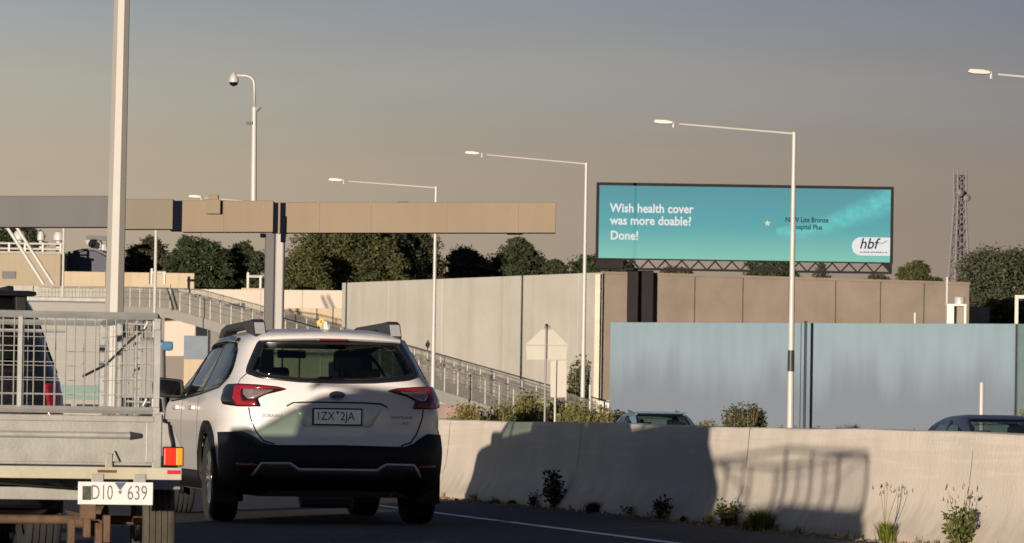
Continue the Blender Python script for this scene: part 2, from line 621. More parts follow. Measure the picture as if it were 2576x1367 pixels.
for jd in (30.0, 36.0, 42.0, 48.0, 54.0):        # contraction joints: narrow dark grooves filled with grit
    q_ = [(bar_x(jd + e, o * 1.025 - .003), jd + e, z) for o, z in prof[1:12] for e in (-.006, .006)]
    MB().add(q_, [(2 * i, 2 * i + 1, 2 * i + 3, 2 * i + 2) for i in range(10)]).build('joint', M('joint_grit', (.16, .13, .1), .95), bar)
tag(bar, 'low pale concrete median barrier with flared foot beside the road edge line', 'barrier')
# gravel and dirt caught along the barrier's foot
random.seed(11)
m = MB()
for i in range(1500):
    d = random.uniform(34, 62)
    o = -abs(random.gauss(0, 0.12))
    r = random.uniform(0.006, 0.022)
    c = Vector((bar_x(d, o), d, r * 0.4))
    q = [Vector((random.uniform(.6, 1) * math.cos(t), random.uniform(.6, 1) * math.sin(t), 0)) * r for t in (0, 1.6, 3.1, 4.7)]
    m.add([c + a for a in q] + [c + Vector((0, 0, r))], [(0, 1, 4), (1, 2, 4), (2, 3, 4), (3, 0, 4)])
gr = m.build('gravel', M('road_grit', (0.2, 0.15, 0.1), 0.95, var=0.4, scale=5, island=0.4))
gr['kind'] = 'stuff'
tag(gr, 'brown grit and dirt along the foot of the barrier', 'gravel')

# ------------------------------------------------------------------ cars
def catmull(tab, z):
    if z <= tab[0][0]:
        return list(tab[0][1:])
    if z >= tab[-1][0]:
        return list(tab[-1][1:])
    for i in range(len(tab) - 1):
        if tab[i][0] <= z <= tab[i + 1][0]:
            break
    z0, z1 = tab[i][0], tab[i + 1][0]
    t = (z - z0) / (z1 - z0)
    r = []
    for c in range(1, len(tab[0])):
        p0, p1 = tab[i][c], tab[i + 1][c]
        def slope(k):
            if k <= 0 or k >= len(tab) - 1:
                return None
            a = (tab[k][c] - tab[k - 1][c]) / (tab[k][0] - tab[k - 1][0])
            b = (tab[k + 1][c] - tab[k][c]) / (tab[k + 1][0] - tab[k][0])
            return 0 if a * b <= 0 else 2 * a * b / (a + b)
        m0, m1 = slope(i), slope(i + 1)
        lin = (p1 - p0) / (z1 - z0)
        m0 = lin if m0 is None else m0
        m1 = lin if m1 is None else m1
        h = z1 - z0
        r.append((2 * t**3 - 3 * t**2 + 1) * p0 + (t**3 - 2 * t**2 + t) * h * m0 + (-2 * t**3 + 3 * t**2) * p1 + (t**3 - t**2) * h * m1)
    return r

class Shape:
    """car skin as stacked plan outlines: z, rear y, front y, half width, squareness"""
    QS = [0, .07, .14, .21, .28, .35, .42, .49, .56, .62, .68, .73, .78, .82, .86, .89, .92]
    def __init__(s, tab, inset=0.0):
        s.tab = tab
        s.inset = inset
        s.ny = max(r[2] for r in tab) - 1.25
        s.cache = {}
    def half(s, z):
        z = round(z, 4)
        if z in s.cache:
            return s.cache[z]
        re, fr, wd, n = catmull(s.tab, z)
        re += s.inset; fr -= s.inset; wd -= s.inset
        yc, L = (re + fr) / 2, (fr - re) / 2
        pts = [(wd * q, yc - L * (1 - q**n) ** (1 / n)) for q in s.QS]
        s0 = (1 - s.QS[-1]**n) ** (1 / n)
        for i in range(1, 40):
            sy = -s0 + 2 * s0 * i / 40
            pts.append((wd * (1 - abs(sy)**n) ** (1 / n), yc + L * sy))
        pts += [(wd * q, yc + L * (1 - q**n) ** (1 / n)) for q in reversed(s.QS)]
        pts = [(x * s.nose(y), y) for x, y in pts]
        cum = [0]
        for i in range(1, len(pts)):
            cum.append(cum[-1] + math.dist(pts[i], pts[i - 1]))
        s.cache[z] = (pts, cum)
        return s.cache[z]
    def nose(s, y):
        t = max(0.0, y - s.ny)
        return 1 - .20 * t * t
    def pos(s, a, z):
        pts, cum = s.half(z)
        t = min(abs(a), cum[-1])
        i = min(int(np.searchsorted(cum, t, 'right')) - 1, len(pts) - 2)
        f = (t - cum[i]) / max(1e-9, cum[i + 1] - cum[i])
        x = pts[i][0] + (pts[i + 1][0] - pts[i][0]) * f
        y = pts[i][1] + (pts[i + 1][1] - pts[i][1]) * f
        return Vector((math.copysign(x, a) if a else x, y, z))
    def _n(s, f, a, z, e=0.012):
        t1 = f(a + e, z) - f(a - e, z)
        t2 = f(a, z + e) - f(a, z - e)
        n = t1.cross(t2).normalized()
        p = f(a, z)
        c = Vector((0, 2.4, 0.75))
        if n.dot(p - c) < 0:
            n = -n
        return p, n
    def rear(s, a, z):
        return s._n(s.pos, a, z)
    def front(s, a, z):
        return s._n(lambda a, z: s.pos(math.copysign(s.half(z)[1][-1] - abs(a), a), z), a if abs(a) > 1e-6 else 1e-6, z)
    def side(s, sg):
        def p(y, z):
            re, fr, wd, n = catmull(s.tab, z)
            re += s.inset; fr -= s.inset; wd -= s.inset
            yc, L = (re + fr) / 2, (fr - re) / 2
            t = min(0.999, abs((y - yc) / L))
            return Vector((sg * wd * (1 - t**n) ** (1 / n) * s.nose(y), y, z))
        return lambda y, z: s._n(p, y, z)
    def mesh(s, name, mat, zs, rear_holes=(), side_holes=(), front_holes=(), arches=(), ar=0.38, smooth=True):
        rings, meta = [], []
        for z in zs:
            pts, cum = s.half(z)
            ring = [(x, y, z) for x, y in pts] + [(-x, y, z) for x, y in reversed(pts[1:-1])]
            aa = cum + [-c for c in reversed(cum[1:-1])]
            rings.append(ring)
            meta.append((aa, cum[-1]))
        n = len(rings[0])
        vs = [p for r in rings for p in r]
        fs = []
        nq = len(s.QS)
        nh = len(s.half(zs[0])[0])
        for i in range(len(zs) - 1):
            for j in range(n):
                k = (j + 1) % n
                c = [sum(rings[a][b][t] for a, b in ((i, j), (i, k), (i + 1, j), (i + 1, k))) / 4 for t in range(3)]
                skip = False
                hx = abs(c[0])
                jj = j if j < nh else n - j
                am = (abs(meta[i][0][j]) + abs(meta[i][0][k])) / 2
                if jj < nq + 14 and c[1] < 2:
                    skip |= any(in_poly((math.copysign(am, c[0]), c[2]), h) for h in rear_holes)
                if jj > nh - nq - 14 and c[1] > 2:
                    skip |= any(in_poly((math.copysign(meta[i][1] - am, c[0]), c[2]), h) for h in front_holes)
                if hx > 0.45:
                    skip |= any(in_poly((c[1], c[2]), h) for h in side_holes)
                    skip |= any((c[1] - ay)**2 + (c[2] - az)**2 < ar**2 for ay, az in arches)
                if not skip:
                    fs.append((i * n + j, i * n + k, (i + 1) * n + k, (i + 1) * n + j))
        fs.append(tuple(range(n)))
        fs.append(tuple((len(zs) - 1) * n + j for j in range(n)))
        mb = MB().add(vs, fs)
        return mb

def wheel(parent, x, y, r, wd, sg, rimr=0.62, name='wheel', rub=None, spokes=5):
    rub = rub or m_rubber
    h = wd / 2
    tp = [(r * 0.6, -h * .8), (r * 0.86, -h), (r * 0.95, -h * .96), (r * .99, -h * .82)]
    for c in (-.55, -.18, .18, .55):
        tp += [(r, h * (c - .1)), (r * .972, h * (c - .085)), (r * .972, h * (c + .085)), (r, h * (c + .1))]
    tp += [(r * .99, h * .82), (r * .95, h * .96), (r * .86, h), (r * .6, h * .8)]
    w_ = MB().lathe(tp, (x, y, r), 40).build(name, rub, parent, sharp=40)
    rm = MB().lathe([(r * .64, -h * .8), (r * .64, h * .85), (r * .6, h * .85), (r * .57, h * .5), (r * .57, -h * .7)], (x, y, r), 32)
    for k in range(spokes):
        t = 2 * math.pi * k / spokes
        for dt in (-.16, .16):
            a = Vector((x + sg * h * .62, y + .06 * math.cos(t + dt), r + .06 * math.sin(t + dt)))
            b = Vector((x + sg * h * .72, y + r * .6 * math.cos(t + dt * 1.3), r + r * .6 * math.sin(t + dt * 1.3)))
            rm.cyl(a, b, .022, .018, 6)
    rm.cyl((x + sg * h * .45, y, r), (x + sg * h * .75, y, r), .075, .06, 14)
    rm.build('rim', m_rim, w_, sharp=40)
    MB().cyl((x - h * .5, y, r), (x + h * .3, y, r), r * .5, r * .5, 24).build('brake_disc', m_gun, w_)
    return w_

def zlist(*seg):
    o = []
    for a, b, k in seg:
        o += [a + (b - a) * i / k for i in range(k)]
    return o + [seg[-1][1]]

def seat(mb, x, y, back=0.58, wd=0.25, head=True, z0=0.52):
    mb.box(x - wd, x + wd, y, y + 0.5, z0 - .2, z0)
    mb.prism([(0, 0), (.12, 0), (-.02, back), (-.1, back)], x - wd, x + wd, lambda p, q, d: (d, y + p - .06, z0 + q - .05))
    if head:
        mb.prism([(-.04, 0), (.06, 0), (.05, .17), (-.03, .18)], x - .12, x + .12, lambda p, q, d: (d, y + p - .13, z0 + back + q))

# ---- white wagon
m_capgrey = M('rail_cap_grey', (.3, .3, .31), .5, var=.05)
CAR_RZ = R(11.1)
rr_contact = Vector((-216 / FPX * 41.2, 41.2, 0))
hd = Vector((-math.sin(CAR_RZ), math.cos(CAR_RZ), 0)); rv = Vector((math.cos(CAR_RZ), math.sin(CAR_RZ), 0))
car_loc = Vector((-1.385, 40.28, 0))
car = thing('station_wagon', 'white station wagon with black bumper cladding and roof rails, behind the cage trailer', 'car', car_loc, CAR_RZ)
car.scale = (1.035, 1, 1)
tabW = [(.24, .42, 4.62, .80, 7), (.30, .20, 4.74, .86, 7.5), (.38, .07, 4.82, .895, 8), (.48, .01, 4.87, .905, 8), (.60, .0, 4.87, .91, 8), (.66, .03, 4.86, .91, 8), (.72, .07, 4.84, .912, 7.5),
        (.82, .085, 4.78, .912, 7.5), (.90, .085, 4.68, .91, 7.5), (.96, .09, 4.45, .905, 7), (1.01, .10, 4.0, .895, 7), (1.05, .11, 3.66, .88, 6.5), (1.12, .135, 3.45, .845, 6.5), (1.20, .19, 3.30, .80, 6), (1.30, .28, 3.08, .755, 6),
        (1.40, .37, 2.84, .712, 6), (1.47, .43, 2.64, .678, 6), (1.52, .47, 2.45, .64, 5.5), (1.555, .53, 2.25, .585, 5), (1.58, .66, 2.0, .50, 4.5), (1.595, .85, 1.75, .38, 4), (1.60, 1.1, 1.5, .2, 3)]
SW = Shape(tabW)
zsW = zlist((.24, .40, 8), (.40, 1.1, 30), (1.1, 1.52, 30), (1.52, 1.60, 10))
win_o = rnd([(-.74, 1.215), (-.60, 1.175), (-.3, 1.148), (0, 1.142), (.3, 1.148), (.60, 1.175), (.74, 1.215), (.725, 1.27), (.60, 1.475), (.55, 1.497), (-.55, 1.497), (-.60, 1.475), (-.725, 1.27)], .05)
win_i = rnd([(-.665, 1.235), (-.56, 1.208), (-.3, 1.185), (0, 1.178), (.3, 1.185), (.56, 1.208), (.665, 1.235), (.54, 1.465), (-.54, 1.465)], .04)
side_o = rnd([(.62, 1.17), (.75, 1.115), (1.6, 1.06), (2.6, 1.02), (3.45, 1.0), (3.38, 1.06), (2.62, 1.43), (2.3, 1.475), (1.5, 1.492), (1.0, 1.475), (.78, 1.40), (.66, 1.28)], .05)
ws_o = rnd([(-.72, 1.08), (.72, 1.08), (.58, 1.46), (-.58, 1.46)], .05)
arW = [(.97, .36), (3.715, .36)]
bodym = SW.mesh('body', m_white_paint, zsW, [win_i], [side_o], [ws_o], arW, .395)
body = bodym.build('body', m_white_paint, car, smooth=True)
body.data.set_sharp_from_angle(angle=R(50))
SWi = Shape(tabW, .035)
SWi.mesh('x', None, zlist((.30, 1.1, 24), (1.1, 1.56, 30)), [win_i], [side_o], [ws_o], arW, .40).build('cabin_lining', m_dark, car)
# black lining of the window surround, then the glass
rw = patch(SW.rear, win_o, .003, .004, .05, hole=win_i).build('rear_window_frame', m_black_paint, car, smooth=True)
patch(SW.rear, win_i, .001, .003, .06).build('rear_window', m_tinted, car, smooth=True)
patch(SW.front, ws_o, .001, .003, .08).build('windscreen', m_screen_glass, car, smooth=True)
for sg in (-1, 1):
    f = SW.side(sg)
    so = patch(f, side_o, .001, .003, .09).build('side_window', m_side_glass, car, smooth=True)
    patch(f, rnd([(.60, 1.185), (.75, 1.10), (1.66, 1.05), (1.70, 1.49), (1.5, 1.50), (1.0, 1.48), (.78, 1.41), (.64, 1.28)], .04), .006, .003, .09).build('tinted_side_window', m_privacy, car, smooth=True)
    for yy, z0, z1 in ((1.62, 1.05, 1.49), (2.62, 1.01, 1.44)):
        ribbon(f, [(yy - .05, z0), (yy + .05, z1)], .075, .004, .006).build('window_pillar', m_black_paint, car, smooth=True)
    ribbon(f, [(3.45, .99), (2.6, 1.01), (1.6, 1.05), (.75, 1.105), (.62, 1.165)], .022, .003, .006).build('window_trim', m_black_paint, car, smooth=True)
    ribbon(f, [(3.4, 1.06), (2.62, 1.435), (2.3, 1.48), (1.5, 1.498), (.95, 1.478)], .045, .006, .018).build('weather_shield', m_black_paint, car, smooth=True)
    for yw in (.97, 3.715):
        arc = [(yw + .425 * math.cos(t), .36 + .425 * math.sin(t)) for t in [math.pi * (1.13 - 1.26 * i / 24) for i in range(25)]]
        ribbon(f, arc, .085, .004, .022).build('wheel_arch_trim', m_black_plastic, car, smooth=True)
    ribbon(f, [(1.35, .34), (3.35, .34)], .14, .004, .02).build('sill_trim', m_black_plastic, car, smooth=True)
    for yy in (1.62, 2.66):
        ribbon(f, [(yy - .02, .45), (yy, 1.02)], .008, .0005, .001).build('door_gap', m_seam, car)
    for yy in (1.95, 3.0):
        ribbon(f, [(yy - .22, .93), (yy, .925)], .032, .006, .03).build('door_handle', m_white_paint, car, smooth=True)
    # door mirror
    p = f(3.0, 1.07)[0]
    mir = MB().prism(rnd([(-.02, -.08), (.24, -.07), (.25, .06), (.2, .1), (0, .08)], .03), 0, .11, lambda a, b, d: (p.x + sg * a, p.y - .04 + d * 1.0 + a * .1, p.z + b + .02))
    mo = mir.build('door_mirror', m_black_plastic, car, bevel=.015)
    MB().prism(rnd([(.02, -.055), (.225, -.055), (.225, .05), (.19, .08), (.03, .065)], .02), -.004, -.001, lambda a, b, d: (p.x + sg * a, p.y - .04 + d, p.z + b + .02)).build('mirror_glass', M('dim_mirror', (.1, .1, .11), .1, metal=1.0), mo)
for sg in (-1, 1):
    for yw in (.97, 3.715):
        wheel(car, sg * .795, yw, .36, .225, sg)
    MB().box(sg * .79 - .12, sg * .79 + .12, .55, .57, .17, .42).build('mud_flap', m_black_plastic, car)
    # roof rail: rear foot, bar, front foot
    rl = MB().prism([(.60, 1.52), (.70, 1.645), (.80, 1.668), (1.05, 1.66), (2.35, 1.64), (2.62, 1.61), (2.8, 1.53), (2.55, 1.52), (2.3, 1.58), (1.25, 1.60), (1.05, 1.555), (.8, 1.535)], -.05, .05, lambda a, b, d: (sg * (.545 + .0) + d, a, b)).build('roof_rail', m_gun, car, bevel=.012)
    MB().prism([(.598, 1.545), (.692, 1.64), (.702, 1.64), (.622, 1.545)], -.04, .04, lambda a, b, d: (sg * .545 + d, a - .004, b)).build('end_cap', m_capgrey, rl, bevel=.003)
# tailgate furniture
rear = SW.rear
lamp = [(.40, 1.088), (.47, 1.106), (.62, 1.118), (.80, 1.123), (.98, 1.118), (1.04, 1.09), (1.05, 1.0), (1.0, .96), (.80, .944), (.605, .946), (.63, 1.01), (.56, 1.045), (.45, 1.074)]
lred = [(.415, 1.090), (.62, 1.112), (.84, 1.116), (.84, 1.0), (.80, .955), (.625, .953), (.65, .992), (.745, .988), (.76, 1.03), (.76, 1.088), (.60, 1.086)]
lclr = [(.50, 1.078), (.62, 1.082), (.74, 1.087), (.74, 1.035), (.70, 1.005), (.655, 1.005), (.6, 1.03)]
for sg in (-1, 1):
    L = [(sg * a, b) for a, b in lamp]
    lo = patch(rear, rnd(L, .015), .004, .016, .03).build('tail_lamp', m_lamp_black, car, smooth=True)
    patch(rear, rnd([(sg * a, b) for a, b in lred], .01), .02, .005, .025).build('red_lens', m_red, lo, smooth=True)
    patch(rear, rnd([(sg * a, b) for a, b in lclr], .008), .02, .004, .02).build('reversing_lens', m_clear, lo, smooth=True)
    ribbon(rear, [(sg * .70, .94), (sg * .685, .86), (sg * .64, .745), (sg * .585, .672), (sg * .50, .645)], .011, .001, .002).build('tailgate_gap', m_seam, car)
    ribbon(rear, [(sg * .73, 1.215), (sg * .80, 1.17), (sg * .82, 1.13)], .008, .0005, .001).build('tailgate_gap', m_seam, car)
    rf = patch(rear, rnd([(sg * .62, .462), (sg * .80, .462), (sg * .80, .498), (sg * .645, .493)], .01), .02, .006, .03).build('rear_reflector', m_red_dark, car, smooth=True)
bump = [(-1.12, .735), (-.74, .742), (-.69, .72), (-.60, .655), (-.53, .632), (-.48, .63), (0, .636), (.48, .63), (.53, .632), (.60, .655), (.69, .72), (.74, .742), (1.12, .735), (1.12, .26), (.7, .25), (-.7, .25), (-1.12, .26)]
patch(rear, bump, .004, .014, .05).build('bumper_cladding', m_black_plastic, car, smooth=True)
MB().prism([(-.6, .25), (.6, .25), (.5, .30), (-.5, .30)], .2, 1.2, lambda a, b, d: (a, d, b - .03)).build('underbody', m_dark, car)
MB().cyl((-.25, .3, .22), (.15, .3, .22), .09, .09, 14).build('silencer', m_gun, car, sharp=40)
MB().cyl((.45, .2, .25), (.45, .45, .25), .02, .02, 12).build('exhaust_pipe', m_silver, car, sharp=40)
skid = [(-.66, .408), (-.60, .492), (-.38, .494), (-.31, .452), (.31, .452), (.38, .494), (.60, .492), (.66, .408), (.5, .385), (-.5, .385)]
sk = patch(rear, skid, .018, .006, .05).build('skid_plate', m_gun, car, smooth=True)
ribbon(rear, [(-.665, .405), (-.602, .494), (-.38, .496), (-.31, .453), (.31, .453), (.38, .496), (.602, .494), (.665, .405)], .018, .022, .008).build('skid_trim', M('bright_trim', (.5, .5, .53), .35, metal=.4, var=.03), sk, smooth=True)
# spoiler lip, high stop lamp, fin
sp = MB()
for x0 in [(-.56 + .08 * i) for i in range(14)]:
    def sprof(x):
        k = abs(x) / .58
        yb = .375 + .12 * k**3
        zz = 1.527 - .022 * k**2
        return [(x, yb, zz - .012), (x, yb + .012, zz + .012), (x, yb + .25, 1.578 - .05 * k**2), (x, yb + .16, zz - .03), (x, yb + .03, zz - .028)]
    A, B = sprof(x0), sprof(x0 + .08)
    sp.add(A + B, [(i, (i + 1) % 5, 5 + (i + 1) % 5, 5 + i) for i in range(5)])
spo = sp.build('roof_spoiler', m_white_paint, car, sharp=60)
MB().box(-.115, .115, .362, .40, 1.493, 1.508).build('stop_lamp', m_red_dark, car, bevel=.004)
MB().prism([(.72, 1.59), (.76, 1.66), (.80, 1.665), (.95, 1.60)], -.022, .022, lambda a, b, d: (d * (1 if b < 1.62 else .5), a, b)).build('antenna_fin', m_white_paint, car, bevel=.006)
# handle recess, number plate, badge
ribbon(rear, [(-.40, .955), (-.35, .983), (-.2, .99), (.2, .99), (.35, .983), (.40, .955)], .012, .001, .004).build('tailgate_handle', m_seam, car)
patch(rear, rnd([(-.37, .965), (.37, .965), (.27, .79), (-.27, .79)], .03), .0, .0025, .06).build('plate_recess', m_white_paint, car, smooth=True)
yb = SW.pos(0, .874).y
pl = MB().box(-.198, .198, yb - .022, yb + .004, .803, .945).build('plate_frame', m_black_plastic, car, bevel=.006)
pw = MB().box(-.186, .186, yb - .026, yb - .02, .815, .933).build('number_plate', M('bright_plate', (.8, .8, .8), .4, var=.03), pl, bevel=.001)
ROTX = Matrix.Rotation(R(90), 4, 'X')
text_mesh('1ZX', .098, m_ink, 'plate_characters', pl, Matrix.Translation((-.172, yb - .027, .876)) @ ROTX, .0, 'LEFT', 0, .0008, .82)
text_mesh('2JA', .098, m_ink, 'plate_characters', pl, Matrix.Translation((.022, yb - .027, .876)) @ ROTX, .0, 'LEFT', 0, .0008, .82)
MB().prism([(-.014, .918), (.014, .918), (0, .893)], -.0275, -.0262, lambda a, b, d: (a, yb + d, b)).build('plate_emblem', m_ink, pl)
ob = [(.064 * math.cos(2 * math.pi * i / 28), 1.045 + .032 * math.sin(2 * math.pi * i / 28)) for i in range(28)]
bd = patch(rear, ob, .004, .008, .02).build('badge', m_gun, car, smooth=True)
ribbon(rear, [(.062 * math.cos(2 * math.pi * i / 28), 1.045 + .030 * math.sin(2 * math.pi * i / 28)) for i in range(29)], .007, .01, .005).build('badge_ring', m_chrome, bd, smooth=True)
for sx, sz, sr in ((-.03, 1.053, .013), (-.005, 1.038, .008), (.012, 1.054, .008), (.022, 1.036, .008), (.036, 1.05, .008), (.004, 1.026, .007)):
    st = [(sx + (sr if i % 2 == 0 else sr * .4) * math.cos(math.pi * i / 4), sz + (sr if i % 2 == 0 else sr * .4) * math.sin(math.pi * i / 4)) for i in range(8)]
    patch(rear, st, .012, .002, .02).build('badge_star', m_chrome, bd)
def car_text(tx, a, z, size, name):
    p, n = SW.rear(a, z)
    zax = n; xax = Vector((1, 0, 0)); xax = (xax - zax * xax.dot(zax)).normalized(); yax = zax.cross(xax)
    mt = Matrix((xax, yax, zax)).transposed().to_4x4(); mt.translation = p + n * .002
    text_mesh(tx, size, m_silver, name, car, mt, .0003, 'CENTER', 0, .001, 1.25)
car_text('SUBARU', -.515, .875, .034, 'badge_lettering')
car_text('OUTBACK', .52, .875, .03, 'badge_lettering')
car_text('XT', .545, .825, .036, 'badge_lettering')
it = MB()
for x in (-.37, .37):
    seat(it, x, 2.05, .70, .26, True, .56)
    seat(it, x, 1.15, .56, .35, True, .54)
it.box(-.72, .72, .45, 1.1, .5, .86)
it.box(-.75, .75, 2.95, 3.3, .7, 1.02)
it.build('seats', m_dark, car, bevel=.03)
MB().cyl((.37 - .02, 2.78, .98), (.37, 2.81, .985), .18, .18, 16).build('steering_wheel', m_dark, car)
MB().box(-.12, .12, 2.60, 2.63, 1.37, 1.44).build('rear_view_mirror', m_dark, car, bevel=.01)

# ---- generic traffic vehicle built from the same kind of skin
def plain_car(name, label, loc, rz, tab, zs, win_o, win_i, side_o, ws_o, arches, paint, wr=.34, grp=None, rim=True, seats=True, pillars=(1.6, 2.6), sgl=None, rgl=None, sup=0.0):
    t = thing(name, label, 'car', loc, rz, grp)
    sh = Shape(tab)
    sh.mesh('body', paint, zs, [win_i], [side_o], [ws_o], arches, wr + .035).build('body', paint, t, smooth=True).data.set_sharp_from_angle(angle=R(50))
    Shape(tab, .035).mesh('x', m_dark, zs[2:-4], [win_i], [side_o], [ws_o], arches, wr + .04).build('cabin_lining', m_dark, t)
    patch(sh.rear, win_o, .002, .003, .08, hole=win_i).build('rear_window_frame', m_black_paint, t, smooth=True)
    patch(sh.rear, win_i, .001, .003, .08).build('rear_window', rgl or m_side_glass, t, smooth=True)
    patch(sh.front, ws_o, .001, .003, .1).build('windscreen', m_screen_glass, t, smooth=True)
    for sg in (-1, 1):
        f = sh.side(sg)
        patch(f, side_o, .001, .003, .1).build('side_window', sgl or m_side_glass, t, smooth=True)
        for yy in pillars:
            z0 = min(p[1] for p in side_o); z1 = max(p[1] for p in side_o)
            ribbon(f, [(yy - .04, z0), (yy + .04, z1)], .07, .003, .005).build('window_pillar', m_black_paint, t, smooth=True)
        for ay, az in arches:
            wheel(t, sg * (tab[5][3] - .11), ay, wr, .22, sg)
    if seats:
        it = MB()
        for x in (-.36, .36):
            seat(it, x, arches[0][0] + 1.0, .56, .25, True, tab[0][0] + .36 + sup)
            seat(it, x, arches[0][0] + .15, .5, .3, True, tab[0][0] + .36 + sup)
        it.build('seats', m_dark, t, bevel=.03)
    return t, sh

# ---- black four-wheel drive that tows the trailer
TR_RZ = R(11.1)
thd = Vector((-math.sin(TR_RZ), math.cos(TR_RZ), 0)); trv = Vector((math.cos(TR_RZ), math.sin(TR_RZ), 0))
tr_loc = Vector((-2.51, 24.60, 0))
tabS = [(.26, .35, 5.0, .82, 7), (.34, .14, 5.12, .88, 8), (.45, .03, 5.2, .905, 8), (.60, .0, 5.22, .915, 8), (.75, .02, 5.22, .92, 8), (.90, .03, 5.16, .92, 8), (1.0, .05, 5.0, .915, 7.5), (1.05, .06, 4.7, .905, 7), (1.08, .07, 4.25, .895, 7), (1.12, .09, 3.98, .88, 6.5),
        (1.22, .16, 3.74, .84, 6.5), (1.34, .24, 3.46, .80, 6.5), (1.46, .32, 3.16, .76, 6), (1.54, .39, 2.95, .72, 6), (1.585, .46, 2.7, .665, 5), (1.61, .6, 2.3, .55, 4.5), (1.63, .9, 1.9, .35, 3.5)]
tabS = [(z, r, f - .35, *q) for z, r, f, *q in tabS]
zsS = zlist((.26, .44, 6), (.44, 1.1, 22), (1.1, 1.54, 22), (1.54, 1.63, 8))
S_win_o = rnd([(-.70, 1.12), (.70, 1.12), (.64, 1.44), (-.64, 1.44)], .06)
S_win_i = rnd([(-.62, 1.16), (.62, 1.16), (.57, 1.41), (-.57, 1.41)], .05)
S_side = rnd([(.55, 1.2), (.7, 1.14), (3.5, 1.10), (3.3, 1.18), (2.6, 1.5), (1.0, 1.51), (.7, 1.42)], .05)
S_ws = rnd([(-.74, 1.15), (.74, 1.15), (.62, 1.5), (-.62, 1.5)], .05)
m_suv_glass = glass('light_tint_glass', (.36, .44, .36))
suv_loc = tr_loc + thd * 4.3 - trv * 0.09
suv, SS = plain_car('four_wheel_drive', 'black four-wheel drive with roof rack towing the cage trailer', suv_loc, TR_RZ + R(.3), tabS, zsS, S_win_o, S_win_i, S_side, S_ws, [(.95, .38), (3.65, .38)], m_black_paint, .38, pillars=(1.5, 2.5), sgl=m_suv_glass, rgl=m_privacy, sup=.14)
for sg in (-1, 1):
    patch(SS.side(sg), rnd([(.5, 1.22), (.65, 1.12), (2.5, 1.10), (2.5, 1.53), (1.0, 1.53), (.66, 1.44)], .05), .006, .003, .1).build('tinted_side_window', m_privacy, suv, smooth=True)
for sg in (-1, 1):
    lp = rnd([(sg * .76, 1.06), (sg * .96, 1.07), (sg * .98, .80), (sg * .78, .79)], .02)
    patch(SS.rear, lp, .004, .014, .04).build('tail_lamp', m_red, suv, smooth=True)
    MB().prism([(.75, 1.56), (.82, 1.645), (2.7, 1.64), (2.8, 1.56), (2.6, 1.60), (1.0, 1.61)], -.02, .02, lambda a, b, d: (sg * .60 + d, a, b)).build('roof_rail', m_black_plastic, suv, bevel=.008)
    p = SS.side(sg)(3.1, 1.14)[0]
    MB().prism(rnd([(-.02, -.09), (.22, -.08), (.23, .08), (0, .09)], .03), 0, .1, lambda a, b, d: (p.x + sg * a, p.y + d, p.z + b)).build('door_mirror', m_black_plastic, suv, bevel=.015)
# rear wing with openings, on struts
sw = MB()
sw.prism([(.24, 1.575), (.27, 1.60), (.60, 1.612), (.64, 1.59), (.46, 1.575)], -.70, .70, lambda a, b, d: (d, a, b))
sw.build('rear_wing', m_black_plastic, suv, bevel=.008)
for x in (-.62, -.37, -.12, .12, .37, .62):
    MB().prism([(.34, 1.44), (.50, 1.50), (.52, 1.59), (.36, 1.59)], x - .035, x + .035, lambda a, b, d: (d, a, b)).build('wing_strut', m_black_plastic, suv, bevel=.01)
patch(SS.rear, rnd([(-1.05, .62), (1.05, .62), (1.05, .34), (-1.05, .34)], .05), .004, .02, .08).build('bumper', m_black_plastic, suv, smooth=True)
MB().box(-.26, .26, -.02, .0, .78, .90).build('number_plate', m_plate, suv, bevel=.003)

# ---- two cars on the other carriageway, only their roofs show over the barrier
tabC = [(.18, .35, 4.3, .78, 7), (.28, .1, 4.42, .85, 8), (.45, .0, 4.5, .875, 8), (.6, .0, 4.5, .88, 8), (.75, .03, 4.46, .88, 7.5), (.86, .06, 4.3, .875, 7), (.92, .12, 3.9, .86, 6.5), (.96, .30, 3.5, .84, 6.5), (1.0, .48, 3.3, .81, 6), (1.1, .62, 3.1, .76, 6),
        (1.2, .78, 2.85, .70, 5.5), (1.30, 1.0, 2.6, .645, 5.5), (1.37, 1.2, 2.35, .59, 5), (1.41, 1.4, 2.15, .5, 4.5), (1.435, 1.6, 1.95, .34, 3.5)]
zsC = zlist((.18, .4, 6), (.4, .9, 16), (.9, 1.33, 20), (1.33, 1.435, 8))
C_wo = rnd([(-.62, 1.0), (.62, 1.0), (.52, 1.385), (-.52, 1.385)], .06)
C_wi = rnd([(-.57, 1.03), (.57, 1.03), (.48, 1.362), (-.48, 1.362)], .05)
C_sd = rnd([(.62, 1.02), (3.2, .98), (2.95, 1.05), (2.35, 1.33), (1.4, 1.34), (1.0, 1.22)], .05)
C_ws = rnd([(-.66, 1.02), (.66, 1.02), (.52, 1.33), (-.52, 1.33)], .05)
m_navy = M('navy_paint', (0.035, 0.045, 0.07), 0.3, var=.05, coat=.5)
m_bluepaint = M('pale_blue_paint', (0.15, 0.24, 0.30), 0.35, var=.05, coat=.5)
p = at(2520, 1049, 68)
plain_car('sedan_car', 'dark navy sedan whose roof shows over the barrier below a white post', (p.x + .35, p.y, p.z - 1.41), R(11), tabC, zsC, C_wo, C_wi, C_sd, C_ws, [(.85, .31), (3.5, .31)], m_navy, .31, 'cars beyond the barrier', pillars=(1.55, 2.5))
p = at(1664, 1036, 101)
t, sh = plain_car('hatchback_car', 'pale blue hatchback with rear spoiler showing over the barrier', (p.x + .2, p.y, p.z - 1.435), R(9), tabC, zsC, C_wo, C_wi, C_sd, C_ws, [(.85, .31), (3.5, .31)], m_bluepaint, .31, 'cars beyond the barrier', pillars=(1.55, 2.5))
